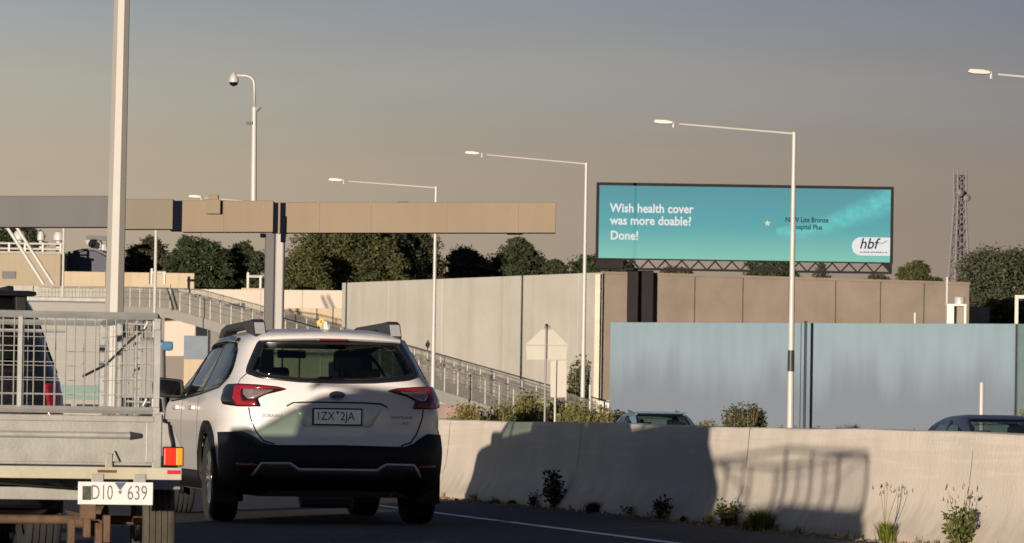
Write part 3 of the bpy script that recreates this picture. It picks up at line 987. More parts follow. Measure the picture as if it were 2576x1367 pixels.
MB().prism([(.95, 1.40), (.98, 1.425), (1.3, 1.43), (1.3, 1.40)], -.52, .52, lambda a, b, d: (d, a, b)).build('roof_spoiler', m_bluepaint, t, bevel=.008)
for sg in (-1, 1):
    MB().cyl((sg * .5, 1.2, 1.38), (sg * .5, 2.1, 1.45), .02, .02, 6).build('roof_rail', m_silver, t)

# ---- box truck and van further up the other carriageway, seen through the cage
m_van = M('van_white', (0.25, 0.24, 0.22), .4, var=.04, coat=.3)
m_teal = M('teal_stripe', (0.12, 0.2, 0.175), .5)
p = at(190, 760, 104)
T = thing('box_truck', 'white box truck with silver roof edge and teal stripe behind the black four-wheel drive', 'truck', (p.x, p.y, FARZ), R(7))
H = p.z - FARZ
MB().box(-.98, .98, 0, 4.2, .75, H).build('cargo_box', m_van, T, bevel=.03)
MB().box(-1.02, 1.02, -.03, 4.22, H, H + .10).build('roof_edge', m_galv_clean, T, bevel=.02)
MB().box(-.985, .985, -.012, -.003, 1.55, 1.85).build('stripe', m_teal, T)
for x in (-.5, .5):
    MB().box(x - .44, x + .44, -.02, -.004, .9, 1.45).build('door_window', m_dark, T, bevel=.02)
MB().box(-.95, .95, .1, 4.0, .5, .75).build('chassis', m_gun, T)
MB().prism(rnd([(4.3, .5), (6.0, .5), (6.0, 1.3), (5.6, 2.1), (4.3, 2.15)], .1), -.95, .95, lambda a, b, d: (d, a, b)).build('cab', m_van, T, bevel=.03)
for sg in (-1, 1):
    for y in (.9, 5.1):
        wheel(T, sg * .82, y, .38, .24, sg)
    MB().box(sg * .6 - .1, sg * .6 + .1, -.05, .1, .55, .7).build('tail_lamp', m_red, T)
p = at(424, 850, 140)
V = thing('delivery_van', 'white van with blue roof light and large black door mirror, between cage and wagon', 'van', (p.x - .86, p.y, FARZ), R(10))
H = p.z - FARZ
tabV = [(.3, .2, 4.9, .85, 8), (.5, .02, 5.0, .95, 9), (.9, .0, 5.0, .97, 9), (1.1, .02, 4.7, .96, 9), (1.2, .03, 4.2, .95, 9), (1.6, .06, 3.7, .9, 8), (H - .15, .1, 3.2, .84, 7), (H, .3, 2.8, .7, 5)]
SV = Shape(tabV)
zv = zlist((.3, .6, 6), (.6, 1.3, 14), (1.3, H, 20))
vws = rnd([(-.8, 1.3), (.8, 1.3), (.7, H - .2), (-.7, H - .2)], .06)
SV.mesh('body', m_van, zv, [], [], [], [(1.0, .34), (4.1, .34)], .38).build('body', m_van, V, smooth=True)
patch(SV.rear, rnd([(-.75, 1.2), (.75, 1.2), (.7, 1.66), (-.7, 1.66)], .06), .002, .004, .1).build('rear_window', m_black_paint, V, smooth=True)
patch(SV.rear, rnd([(-1.0, .85), (1.0, .85), (1.0, .45), (-1.0, .45)], .06), .002, .02, .1).build('bumper', m_black_plastic, V, smooth=True)
for sg in (-1, 1):
    patch(SV.side(sg), rnd([(.5, 1.2), (3.9, 1.2), (3.4, 1.66), (.5, 1.66)], .06), .002, .004, .15).build('side_window', m_black_paint, V, smooth=True)
    for y in (1.0, 4.1):
        wheel(V, sg * .84, y, .34, .22, sg)
mo = MB().prism(rnd([(0, 0), (.44, .02), (.46, .40), (.1, .42), (0, .36)], .06), 0, .12, lambda a, b, d: (.9 + a, .6 + d, 1.42 + b)).build('door_mirror', m_black_plastic, V, bevel=.02)
MB().prism(rnd([(.06, .06), (.38, .07), (.38, .32), (.1, .34)], .03), -.006, -.002, lambda a, b, d: (.9 + a, .6 + d, 1.42 + b)).build('mirror_glass', m_chrome, mo)
MB().box(.62, 1.02, .15, .5, H - .36, H - .1).build('roof_light', M('blue_lens', (.06, .16, .26), .3), V, bevel=.06)

# ------------------------------------------------------------------ cage trailer
t = thing('cage_trailer', 'galvanised box trailer with mesh cage on top, nearest vehicle', 'trailer', tr_loc, TR_RZ)
W2, TL = .78, 2.45
ZB0, ZB1 = .64, .885                            # tub
m_wire = m_galv_clean
MB().box(-W2 + .02, W2 - .02, .02, TL - .02, .60, .632).build('floor_sheet', m_galv, t)
tg = MB().box(-W2 + .03, W2 - .03, -.018, .006, .645, .875).build('tailgate', m_galv, t, bevel=.003)
fr = MB()
fr.box(-W2 + .03, W2 - .03, -.034, -.02, .858, .888).box(-W2 + .03, W2 - .03, -.03, -.02, .642, .656).box(W2 - .068, W2 - .03, -.031, -.02, .656, .858).box(-W2 + .03, -W2 + .068, -.031, -.02, .656, .858)
fr.build('frame', m_galv, tg, bevel=.003)
MB().cyl((-W2 + .1, -.03, .79), (W2 - .145, -.03, .79), .017, .017, 12).build('rail', m_galv_clean, tg, sharp=40)
MB().cyl((W2 - .15, -.031, .79), (W2 - .095, -.03, .79), .021, .012, 12).build('rail_end', m_gun, tg, sharp=40)
lt = MB().box(W2 - .27, W2 - .235, -.05, -.02, .60, .70)
lt.prism([(0, 0), (.034, 0), (.006, .055)], -.045, -.02, lambda a, b, d: (W2 - .233 + a, d, .66 + b))
lt.build('latch', m_galv, tg, bevel=.003)
MB().cyl((W2 - .31, -.055, .612), (W2 - .215, -.055, .612), .009, .009, 8).build('latch_pin', m_rusty, tg)
for sg in (-1, 1):
    s_ = MB().box(sg * W2 - .012, sg * W2 + .012, 0, TL, .64, .885).build('side_panel', m_galv, t, bevel=.003)
    MB().cyl((sg * W2, -.01, .885), (sg * W2, TL, .885), .02, .02, 10).build('top_rail', m_galv_clean, s_, sharp=40)
    MB().box(sg * (W2 - .012) - .022, sg * (W2 - .012) + .022, -.03, .012, .60, .90).build('corner_post', m_galv, t, bevel=.004)
MB().box(-W2, W2, TL - .012, TL + .012, .64, .885).build('front_panel', m_galv, t, bevel=.003)
# chassis
MB().box(-W2 - .11, W2 + .11, -.06, -.005, .573, .634).build('rear_beam', M('pale_dirty_steel', (.35, .325, .25), .6, var=.15, scale=6, dirt=.4, dirt_col=(.25, .2, .1), streak=.3, streak_col=(.3, .24, .12)), t, bevel=.004)
for x in (-.5, .5):
    MB().box(x - .025, x + .025, 0, TL, .50, .60).build('chassis_rail', m_galv, t, bevel=.003)
MB().box(-W2, W2 - .33, .25, .30, .462, .525).build('cross_member', m_galv, t, bevel=.003)
MB().box(-W2, W2, 1.75, 1.8, .52, .58).build('cross_member', m_galv, t, bevel=.003)
MB().cyl((-.86, 1.05, .345), (.86, 1.05, .345), .024, .024, 10).build('axle', m_rusty, t, sharp=40)
for x in (-.5, .5):
    sp = MB()
    for i, (l, z) in enumerate(((.42, .385), (.32, .372), (.2, .36))):
        sp.box(x - .025, x + .025, 1.05 - l, 1.05 + l, z - .012, z)
    sp.build('leaf_spring', m_rusty, t)
    MB().box(x - .04, x + .04, .60, .66, .36, .50).build('spring_hanger', m_rusty, t, bevel=.004)
# corroded hub, bracket and coupling gear low at the rear
hub = MB()
hub.cyl((.54, .98, .345), (.64, .98, .345), .085, .085, 16).cyl((.47, .98, .345), (.54, .98, .345), .04, .045, 12)
hub.build('hub', m_rusty, t, sharp=40)
for i, (x, z) in enumerate(((.42, .31), (.56, .29), (.60, .33), (.50, .355))):
    MB().box(x - .018, x + .018, .62, .68, z - .09, z + .05).build('spring_bolt', m_rusty, t, bevel=.006)
for sg in (-1, 1):
    x = sg * .885
    wheel(t, x, 1.05, .31, .17, sg, rub=m_rubber_dusty)
    gd = MB()
    arc = [(1.05 + .375 * math.cos(a), .31 + .375 * math.sin(a)) for a in [math.pi * (.82 - .64 * i / 16) for i in range(17)]]
    vs = []
    for (yy, zz) in arc:
        vs += [(x - sg * .095, yy, zz), (x + sg * .1, yy, zz), (x + sg * .1, yy, zz - .03)]
    gd.add(vs, [(3 * i + j, 3 * i + j + 1, 3 * i + j + 4, 3 * i + j + 3) for i in range(16) for j in (0, 1)])
    gd.build('mudguard', m_galv, t, sharp=50)
    # lamp, bracket, reflector
    br = MB().prism([(0, .69), (.11, .69), (.105, .72), (.05, .845), (0, .86)], -.02, -.012, lambda a, b, d: (sg * (W2 + .012 + a), d, b)).build('lamp_bracket', m_galv, t, bevel=.002)
    MB().tube([(sg * (W2 + .045), -.03, .86), (sg * (W2 + .05), -.045, .80), (sg * (W2 + .062), -.04, .76), (sg * (W2 + .066), -.04, .73)], .007, 8).build('lamp_cable', m_black_plastic, t, smooth=True)
    lb = MB().box(sg * (W2 + .068) - .052, sg * (W2 + .068) + .052, -.05, -.022, .640, .738).build('tail_lamp', m_black_plastic, t, bevel=.006)
    x0 = sg * (W2 + .068)
    inn, outr = (x0 - sg * .046), (x0 + sg * .046)
    mid = x0 + sg * .014
    MB().box(min(inn, mid), max(inn, mid), -.058, -.05, .646, .732).build('red_lens', M('bright_red_lens', (.75, .03, .012), .2, var=.05, coat=.5), lb, bevel=.004)
    am = MB().box(min(mid, outr), max(mid, outr), -.0575, -.05, .646, .732).build('amber_lens', m_amber, lb, bevel=.003)
    for k in range(6):
        MB().box(min(mid, outr) + .004, max(mid, outr) - .004, -.0595, -.0575, .652 + k * .013, .658 + k * .013).build('lens_rib', m_amber, lb)
    MB().box(x0 - .034, x0 + .034, -.066, -.06, .602, .622).build('reflector', M('reflector_red', (.45, .02, .03), .3, var=.1), t, bevel=.002)
# plate
pc = at(290, 1243, 24.45)
inv = Matrix.Translation(tr_loc) @ Matrix.Rotation(TR_RZ, 4, 'Z')
lc = inv.inverted() @ pc
px0 = lc.x + .02
zc = pc.z
pp = MB().box(px0 - .186, px0 + .186, -.075, -.069, zc - .056, zc + .056).build('number_plate', m_plate, t, bevel=.002)
for x in (px0 - .09, px0 + .12):
    MB().box(x - .03, x + .03, -.068, -.05, zc + .04, .60).build('plate_bracket', m_galv, t, bevel=.002)
m_ink2 = M('brown_plate_ink', (.10, .075, .06), .5)
text_mesh('D10', .104, m_ink2, 'plate_characters', pp, Matrix.Translation((px0 - .125, -.0762, zc)) @ ROTX, -.001, 'LEFT', 0, .0008, .62)
text_mesh('639', .104, m_ink2, 'plate_characters', pp, Matrix.Translation((px0 + .056, -.0762, zc)) @ ROTX, -.001, 'LEFT', 0, .0008, .66)
m_navyink = M('navy_emblem', (.07, .08, .14), .5)
MB().prism([(-.028, .054), (.028, .054), (0, .014)], -.0772, -.0756, lambda a, b, d: (px0 + .022 + a, d, zc + b)).build('plate_emblem', m_navyink, pp)
MB().prism([(-.011, .012), (.011, .012), (0, -.004)], -.0772, -.0756, lambda a, b, d: (px0 + .022 + a, d, zc + b)).build('plate_emblem', m_ink2, pp)
MB().box(px0 - .165, px0 - .122, -.0785, -.0755, zc - .035, zc + .035).build('plate_smudge', M('dried_mud', (.05, .06, .045), .9, var=.5, scale=30), pp, bevel=.003)
MB().tube([(-.6, -.02, .565), (-.1, -.03, .55), (.18, -.035, .535), (px0 - .15, -.04, zc + .02)], .006, 6).build('cable', m_black_plastic, t, smooth=True)
# drawbar
for sg in (-1, 1):
    MB().cyl((sg * .45, TL - .1, .53), (0, TL + 1.25, .50), .03, .03, 8).build('drawbar', m_galv, t)
MB().cyl((0, TL + .8, .3), (0, TL + .8, .75), .025, .025, 8).build('jockey_post', m_galv_clean, t, sharp=40)

# ---- cage
ZC0, ZC1 = .915, 1.385
cg = thing('cage_x', '', '')
cg.name = 'mesh_cage'
for k in ('label', 'category'):
    del cg[k]
cg.parent = t
xr, yf = W2 - .018, TL - .02
y0 = .0
def bar(name, a, b, r=.012, n=4):
    m = MB()
    a, b = Vector(a), Vector(b)
    m.cyl(a, b, r * 1.3, None, 4, math.pi / 4)
    return m.build(name, m_galv_clean, cg)
for z in (ZC0, ZC1):
    bar('rail', (-xr, y0, z), (xr, y0, z), .0135)
    bar('rail', (-xr, yf, z), (xr, yf, z), .0115)
    for sg in (-1, 1):
        bar('rail', (sg * xr, y0 + .012, z), (sg * xr, yf - .012, z), .014)
for sg in (-1, 1):
    for y in (y0, .82, 1.63, yf):
        bar('post', (sg * xr, y, .89), (sg * xr, y, ZC1 - .012), .0165 if y in (y0, yf) else .0145)
for x in (-.38, .08):
    bar('post', (x, y0, ZC0 + .012), (x, y0, ZC1 - .012), .0115)
bar('post', (0, yf, ZC0 + .012), (0, yf, ZC1 - .012), .0115)
bar('rail', (-xr, y0 + .012, ZC1 - .082), (.31, y0 + .012, ZC1 - .082), .006)
# wires: rear gate, front panel and both sides
def wire(a, b, r=.0024):
    d = (Vector(b) - Vector(a))
    key = ('v' if abs(d.z) > .1 else 'x' if abs(d.x) > .1 else 'y')
    return MB().cyl(a, b, r, None, 4)
shared = {}
def wire_obj(kind, loc):
    if kind not in shared:
        L = {'v': (0, 0, ZC1 - ZC0), 'x': (2 * xr, 0, 0), 'y': (0, yf - y0, 0)}[kind]
        shared[kind] = MB().cyl((0, 0, 0), L, .0019, None, 4).mesh('wire', m_wire)
    o = link('wire', shared[kind], cg)
    o.location = loc
    return o
nv = 30
for i in range(1, nv):
    x = -xr + 2 * xr * i / nv
    wire_obj('v', (x + random.uniform(-.004, .004), y0 + .004, ZC0)).scale = (1.6, 1.6, 1)
    if i % 3 == 1:
        wire_obj('v', (x, yf - .004, ZC0))
for k in range(1, 6):
    z = ZC0 + (ZC1 - ZC0) * k / 6
    wire_obj('x', (-xr, y0 + .008, z))
    wire_obj('x', (-xr, yf - .008, z))
    for sg in (-1, 1):
        wire_obj('y', (sg * (xr - .003), y0, z))
for i in range(1, 13):
    for sg in (-1, 1):
        wire_obj('v', (sg * (xr - .006), y0 + (yf - y0) * i / 13, ZC0))
# hinge and latch hardware at the gate's right edge
for z in (ZC0 + .04, ZC1 - .045):
    hg = MB()
    hg.box(xr - .025, xr + .012, -.04, -.018, z - .022, z + .022).cyl((xr - .15, -.028, z + .006), (xr - .03, -.028, z + .002), .006, .006, 8).cyl((xr - .07, -.03, z - .02), (xr - .05, -.03, z + .02), .007, .007, 6)
    hg.build('latch', m_galv_clean, cg, bevel=.002)
MB().tube([(xr - .3, .6, ZC1 - .30), (xr - .2, .45, ZC1 - .24), (xr - .1, .3, ZC1 - .12), (xr - .05, .1, ZC1 - .06)], .007, 6).build('tie_strap', m_gun, cg, smooth=True)
# a rake handle lies across the cage
tag(MB().cyl(inv @ Vector((-xr + .2, 1.2, 1.12)), inv @ Vector((-.1, 3.3, 1.36)), .014, .012, 8).build('tool_handle', m_gun, sharp=40), 'long thin tool handle poking out over the front of the trailer cage', 'tool')

# ------------------------------------------------------------------ structures behind
m_wallwhite = M('pale_wall_concrete', (0.42, 0.395, 0.35), .9, var=.1, scale=.25, streak=.35, streak_col=(.30, .275, .24), sscale=1.1, dirt=.15, dirt_col=(.27, .24, .2), bump=.08, bscale=3, spec=.2)
m_wallbrown = M('aggregate_panel', (0.18, 0.148, 0.122), .95, var=.16, scale=.5, streak=.3, streak_col=(.2, .15, .12), sscale=1.4, dirt=.12, dirt_col=(.2, .14, .1), bump=.15, bscale=12, spec=.15)
m_wallblue = M('pale_blue_panel', (0.165, 0.228, 0.27), .7, var=.06, scale=.3, streak=.32, streak_col=(.125, .16, .195), sscale=2.6, dirt=.1, dirt_col=(.2, .2, .21), spec=.3)
add_low_tone(m_wallblue, (.112, .13, .165), .3, 2.6, 1.1)  # greyer towards the bottom, with a ragged upper edge
m_cream = M('cream_wall', (0.40, 0.32, 0.225), .9, var=.1, scale=.3, streak=.2)
m_tan = M('tan_wall', (0.29, 0.24, 0.17), .9, var=.08, scale=.3, streak=.15)
m_greyc = M('grey_concrete', (0.33, 0.31, 0.28), .9, var=.12, scale=.4, streak=.25)
m_pole = M('pole_grey_paint', (0.24, 0.225, 0.21), .5, metal=.15, var=.08, scale=.8)
m_polew = M('pole_pale_paint', (0.43, 0.41, 0.385), .5, metal=.1, var=.06, scale=.8)
m_frame = M('billboard_frame', (0.014, 0.012, 0.013), .8, spec=.2, var=.15, scale=.6)
m_gtan = M('gantry_beige_steel', (0.185, 0.137, 0.085), .65, var=.08, scale=.5, streak=.12)
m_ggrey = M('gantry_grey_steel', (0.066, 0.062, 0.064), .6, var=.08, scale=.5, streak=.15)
m_navy_dark = M('gantry_opening_and_shadow', (0.007, 0.008, 0.016), 1.0, spec=0.0)

m_joint = M('dark_joint_sealant', (.07, .06, .05), .9)  # dark grey-brown filler between the wall panels
def wall_panels(name, label, A, B, zt0, zt1, zb, thick, mat, joints, cat='wall', cap=None, gap=.03):
    """a wall from A to B (ground points), cut into panels at the given fractions; every panel is a part"""
    A, B = Vector((A.x, A.y, 0)), Vector((B.x, B.y, 0))
    d = (B - A)
    L = d.length
    ang = math.atan2(d.y, d.x)
    t = thing(name, label, cat, (A.x, A.y, zb), ang)
    ks = [0] + list(joints) + [1]
    for i in range(len(ks) - 1):
        a, b = ks[i] * L + gap / 2, ks[i + 1] * L - gap / 2
        za, zz = (zt0 + (zt1 - zt0) * ks[i]) - zb, (zt0 + (zt1 - zt0) * ks[i + 1]) - zb
        o = random.uniform(-.012, .012)
        m = MB()
        m.add([(a, o, 0), (b, o, 0), (b, thick, 0), (a, thick, 0), (a, o, za), (b, o, zz), (b, thick, zz), (a, thick, za)],
              [(0, 3, 2, 1), (4, 5, 6, 7), (0, 1, 5, 4), (1, 2, 6, 5), (2, 3, 7, 6), (3, 0, 4, 7)])
        m.build('panel', mat, t, bevel=.015)
    bk = MB()
    bk.add([(0, .06, 0), (L, .06, 0), (L, thick - .05, 0), (0, thick - .05, 0), (0, .06, zt0 - zb - .05), (L, .06, zt1 - zb - .05), (L, thick - .05, zt1 - zb - .05), (0, thick - .05, zt0 - zb - .05)],
           [(0, 3, 2, 1), (4, 5, 6, 7), (0, 1, 5, 4), (1, 2, 6, 5), (2, 3, 7, 6), (3, 0, 4, 7)])
    bk.build('joint_filler', m_joint, t)
    if cap:
        m = MB()
        m.add([(0, -.06, zt0 - zb), (L, -.06, zt1 - zb), (L, thick + .06, zt1 - zb), (0, thick + .06, zt0 - zb), (0, -.06, zt0 - zb + .12), (L, -.06, zt1 - zb + .12), (L, thick + .06, zt1 - zb + .12), (0, thick + .06, zt0 - zb + .12)],
              [(0, 3, 2, 1), (4, 5, 6, 7), (0, 1, 5, 4), (1, 2, 6, 5), (2, 3, 7, 6), (3, 0, 4, 7)])
        m.build('coping', cap, t)
    return t

# tall pale wall left of the billboard
A, B = at(860, 712, 255), at(1506, 686, 226.0)
wall_panels('noise_wall', 'tall pale grey concrete wall between the big gum tree and the brown panel wall', A, B, A.z, B.z, -.55, .22, m_wallwhite, [.2, .42, .66, .93], gap=.03)
# sunlit end of that wall, light put into its paler colour, with white foot
a = at(1503, 690, 226.0)
tag(MB().box(a.x - .1, a.x + .14, a.y - .12, a.y + .12, -.55, a.z).build('lit_end_strip', M('lit_end_concrete', (.52, .46, .36), .85, var=.1), bevel=.02), 'narrow paler strip for the sunlit right end of the tall wall', 'post')
a = at(1518, 1020, 224.5)
tag(MB().box(a.x - .35, a.x + .5, a.y - .3, a.y + .3, -.55, at(1518, 1008, 224.5).z).build('concrete_block', M('white_block', (.62, .58, .5), .85), bevel=.03), 'small white concrete block at the foot of the brown panel wall', 'block')
# brown exposed aggregate wall behind the billboard
A, B = at(1512, 689, 226.35), at(2440, 717, 227.6)
js = [(x - 1512) / 928 for x in (1612, 1748, 1869, 1985, 2102, 2215, 2325)]
wall_panels('panel_wall', 'brown exposed aggregate panel wall behind the billboard column', A, B, A.z, B.z, -.55, .3, m_wallbrown, js, gap=.04, cap=m_wallbrown)
# pale blue wall in front
A, B = at(1535, 811, 206), at(2556, 815, 197)
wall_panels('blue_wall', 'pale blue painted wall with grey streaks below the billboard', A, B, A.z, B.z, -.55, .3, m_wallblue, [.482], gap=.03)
a = at(2027, 808, 200.5)
tag(MB().box(a.x - .06, a.x + .06, a.y - .07, a.y - .015, -.55, a.z).build('downpipe', M('slate_pipe', (.025, .035, .045), .6, spec=.2), bevel=.01), 'slim dark downpipe on the joint of the pale blue wall', 'pipe')
A, B = at(2558, 815, 196.5), at(2640, 818, 190)
wall_panels('return_wall', 'narrow end of a teal wall at the right picture edge', A, B, A.z, B.z, -.55, .3, M('teal_panel', (.22, .31, .31), .7), [], gap=.04)

# low pale parapet under the trees
A, B = at(415, 727, 318), at(862, 731, 306)
wall_panels('parapet_wall', 'long low cream parapet wall under the dark trees', A, B, A.z, B.z, at(600, 775, 310).z - 3, .4, M('parapet_cream', (.5, .43, .36), .9, var=.06, scale=.3), [.25, .55, .78], gap=.05)
A, B = at(700, 776, 300), at(862, 776, 298)
wall_panels('retaining_wall', 'peach coloured retaining wall right of the gantry post, behind the ramp', A, B, A.z, B.z, -.55, .4, m_cream, [.3, .6, .85], gap=.08)

# ------------------------------------------------------------------ left background buildings
D = 330
b0 = at(-60, 640, D); b1 = at(153, 640, D); bb = at(0, 730, D)
T = thing('flat_roof_building', 'tan flat-roofed building with white roof pipes at the left edge', 'building', ((b0.x + b1.x) / 2, D, -.55))
wd = (b1.x - b0.x) / 2; H = b1.z + .55
MB().box(-wd, wd, 0, 8, 0, H).build('wall', m_tan, T, bevel=.05)
MB().box(-wd - .1, wd + .1, -.1, 8.1, H, H + .15).build('roof', m_greyc, T)
v = at(22, 692, D)
MB().box(v.x - T.location.x - .45, v.x - T.location.x + .45, -.08, .05, v.z + .55 - .25, v.z + .55 + .25).build('vent', m_gun, T)
for x in (-20, 20, 60, 105, 150):
    q = at(x, 630, D)
    MB().cyl((q.x - T.location.x, .6, H + .1), (q.x - T.location.x, .6, H + .75), .09, .09, 6).build('rail_post', m_polew, T)
for dz in (.35, .7):
    MB().cyl((-wd, .6, H + dz), (wd, .6, H + dz), .07, .07, 6).build('guard_rail', m_polew, T)
for x, r in ((40, .42), (140, .38), (95, .25)):
    q = at(x, 615, D)
    MB().lathe([(.0, 1.5), (r * .7, 1.45), (r, 1.2), (r, .9), (r * .5, .8), (r * .5, 0)], (q.x - T.location.x, 2, H + .1), 12, 'z').build('ventilator', m_polew, T, sharp=40)
m_navyroof = M('slate_blue_cladding', (.055, .06, .085), .7, var=.08, scale=.6)
D = 335
c0, c1 = at(158, 682, D), at(298, 682, D)
pk = at(225, 632, D); ev = at(160, 645, D)
T = thing('gable_shed', 'dark slate blue gabled shed with white ducts on its ridge', 'building', ((c0.x + c1.x) / 2, D, -.55))
wd = (c1.x - c0.x) / 2
gp = [(-wd, 0), (wd, 0), (wd, at(298, 664, D).z + .55), (wd * .15, pk.z + .55), (-wd * .15, pk.z + .55), (-wd, ev.z + .55)]
MB().prism(gp, 0, 9, lambda a, b, d: (a, d, b)).build('wall', m_navyroof, T)
rz_ = pk.z + .55
rp = [(-wd - .2, ev.z + .6), (-wd * .15, rz_ + .05), (wd * .15, rz_ + .05), (wd + .2, at(298, 664, D).z + .6), (wd + .2, at(298, 664, D).z + .75), (wd * .15, rz_ + .2), (-wd * .15, rz_ + .2), (-wd - .2, ev.z + .75)]
MB().prism(rp, -.2, 9.2, lambda a, b, d: (a, d, b)).build('roof', m_gun, T)
dk = MB()
for x, y0_, y1_, r in ((236, 632, 606, .35), (252, 634, 612, .22), (268, 640, 618, .3), (222, 632, 600, .1), (243, 630, 590, .08), (260, 632, 592, .08)):
    q0, q1 = at(x, y0_, D), at(x, y1_, D)
    MB().cyl((q0.x - T.location.x, 3, rz_ - .4), (q0.x - T.location.x, 3, q1.z + .55), r, r * .9, 8).build('flue', m_polew if r > .15 else m_gun, T, sharp=40)
q = at(240, 597, D)
MB().box(q.x - T.location.x - .9, q.x - T.location.x + .9, 2.7, 3.3, q.z + .45, q.z + .75).build('antenna_bar', m_gun, T)
q = at(220, 603, D)
MB().lathe([(0, .1), (.35, .06), (.42, -.05), (0, -.1)], (q.x - T.location.x, 2.8, q.z + .55), 14, 'y').build('dish', m_polew, T, smooth=True)
# cream boundary wall and grey kerb below
A, B = at(157, 683, 322), at(490, 688, 322)
wall_panels('boundary_wall', 'cream boundary wall under the slate blue shed', A, B, A.z, B.z, A.z - 2.2, .3, m_cream, [.33, .66], gap=.06)
for xa, ya in ((398, 680), (640, 690)):
    q = at(xa, ya, 316)
    T = thing('valve_pipes', 'white pipe gate standing by the cream wall ' + ('left of the dark trees' if xa < 500 else 'beside the gantry post'), 'pipe', (q.x, q.y, q.z - .9), 0, 'white pipe gates')
    MB().cyl((-.4, 0, 0), (-.4, 0, 1.0), .09, .09, 6).build('post', m_polew, T)
    MB().cyl((.4, 0, 0), (.4, 0, .8), .09, .09, 6).build('post', m_polew, T)
    MB().cyl((-.5, 0, .75), (.5, 0, .75), .09, .09, 6).build('pipe', m_polew, T)
    MB().box(-.8, .8, -.2, .5, -.6, 0).build('plinth', m_cream, T)
A, B = at(-60, 718, 300), at(420, 722, 300)
wall_panels('deck_wall', 'grey concrete edge of the raised deck at left, behind the tall pole', A, B, A.z, B.z, at(100, 752, 300).z, .5, m_greyc, [.3, .6], gap=.05)
# slanting twin struts
for k, dx in enumerate((0, 24)):
    a, b = at(18 + dx, 572, 262), at(110 + dx, 716, 262)
    tag(MB().cyl(b, a + (a - b) * .02, .1, .09, 10).build('slanting_strut', m_polew, sharp=40), ('left' if k == 0 else 'right') + ' one of two white slanting struts under the gantry beam', 'strut', 'white slanting struts')

# ------------------------------------------------------------------ footbridge ramp
pts = [(95, 722, 292), (300, 722, 290), (425, 727, 280), (660, 790, 263), (860, 847, 248), (1050, 905, 235), (1400, 1012, 214)]
T = thing('footbridge_ramp', 'long grey pedestrian ramp with railings sloping down behind the white wagon', 'ramp', (0, 0, 0))
P = [at(*q) for q in pts]
Q = []
for i in range(len(P) - 1):
    n_ = max(1, int((P[i + 1] - P[i]).length / 2.0))
    Q += [P[i].lerp(P[i + 1], k / n_) for k in range(n_)]
Q.append(P[-1])
dr = []
for i in range(len(Q)):
    d = (Q[min(i + 1, len(Q) - 1)] - Q[max(0, i - 1)])
    d.z = 0
    d.normalize()
    dr.append(Vector((-d.y, d.x, 0)) if d.x > 0 else Vector((d.y, -d.x, 0)))
RH = 1.1
vs, fs = [], []
for q, n_ in zip(Q, dr):
    for o, z in ((0, -RH), (1.9, -RH), (1.9, -RH - .55), (0, -RH - .55)):
        vs.append(q + n_ * o + Vector((0, 0, z)))
for i in range(len(Q) - 1):
    for j in range(4):
        fs.append((4 * i + j, 4 * i + (j + 1) % 4, 4 * i + 4 + (j + 1) % 4, 4 * i + 4 + j))
fs += [(0, 1, 2, 3), tuple(4 * (len(Q) - 1) + j for j in range(4))]
MB().add(vs, fs).build('deck', m_greyc, T)
m_rail = M('rail_grey', (.27, .255, .23), .5, metal=.2, var=.1)
for o in (.08, 1.82):
    for dz in (0, -.3, -.62):
        MB().tube([q + n_ * o + Vector((0, 0, dz)) for q, n_ in zip(Q, dr)], .035 if dz == 0 else .025, 6).build('rail', m_rail, T)
    bl = MB()
    for i in range(len(Q) - 1):
        for k in range(12):
            q = Q[i].lerp(Q[i + 1], k / 12) + dr[i] * o
            bl.cyl(q + Vector((0, 0, -RH)), q, .012, None, 4, caps=False)
    ob_ = bl.build('balusters', m_rail, T)
    ob_['kind'] = 'stuff'
    for i in range(0, len(Q)):
        q = Q[i] + dr[i] * o
        MB().cyl(q + Vector((0, 0, -RH - .1)), q + Vector((0, 0, .03)), .04, None, 6).build('post', m_rail, T)
m_infill = M('ramp_infill', (.30, .285, .25), .7, var=.1, scale=.8, streak=.2)
for i in range(len(Q) - 1):
    if Q[i].x / Q[i].y < (690 - 1288) / FPX:
        a_, b_ = Q[i] + dr[i] * .1, Q[i + 1] + dr[i] * .1
        e_ = (b_ - a_) * .012
        m = MB()
        a_, b_ = a_ + e_, b_ - e_
        o_ = dr[i] * .03
        up0, up1 = Vector((0, 0, -.12)), Vector((0, 0, -RH))
        m.add([a_ + up1, b_ + up1, b_ + up1 + o_, a_ + up1 + o_, a_ + up0, b_ + up0, b_ + up0 + o_, a_ + up0 + o_], [(0, 3, 2, 1), (4, 5, 6, 7), (0, 1, 5, 4), (1, 2, 6, 5), (2, 3, 7, 6), (3, 0, 4, 7)])
        m.build('infill_panel', m_infill, T)
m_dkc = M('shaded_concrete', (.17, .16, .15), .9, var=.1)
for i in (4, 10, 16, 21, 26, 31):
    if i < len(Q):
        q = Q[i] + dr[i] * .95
        MB().box(q.x - .4, q.x + .4, q.y - .4, q.y + .4, -.55, q.z - RH - .5).build('column', m_dkc, T, bevel=.04)
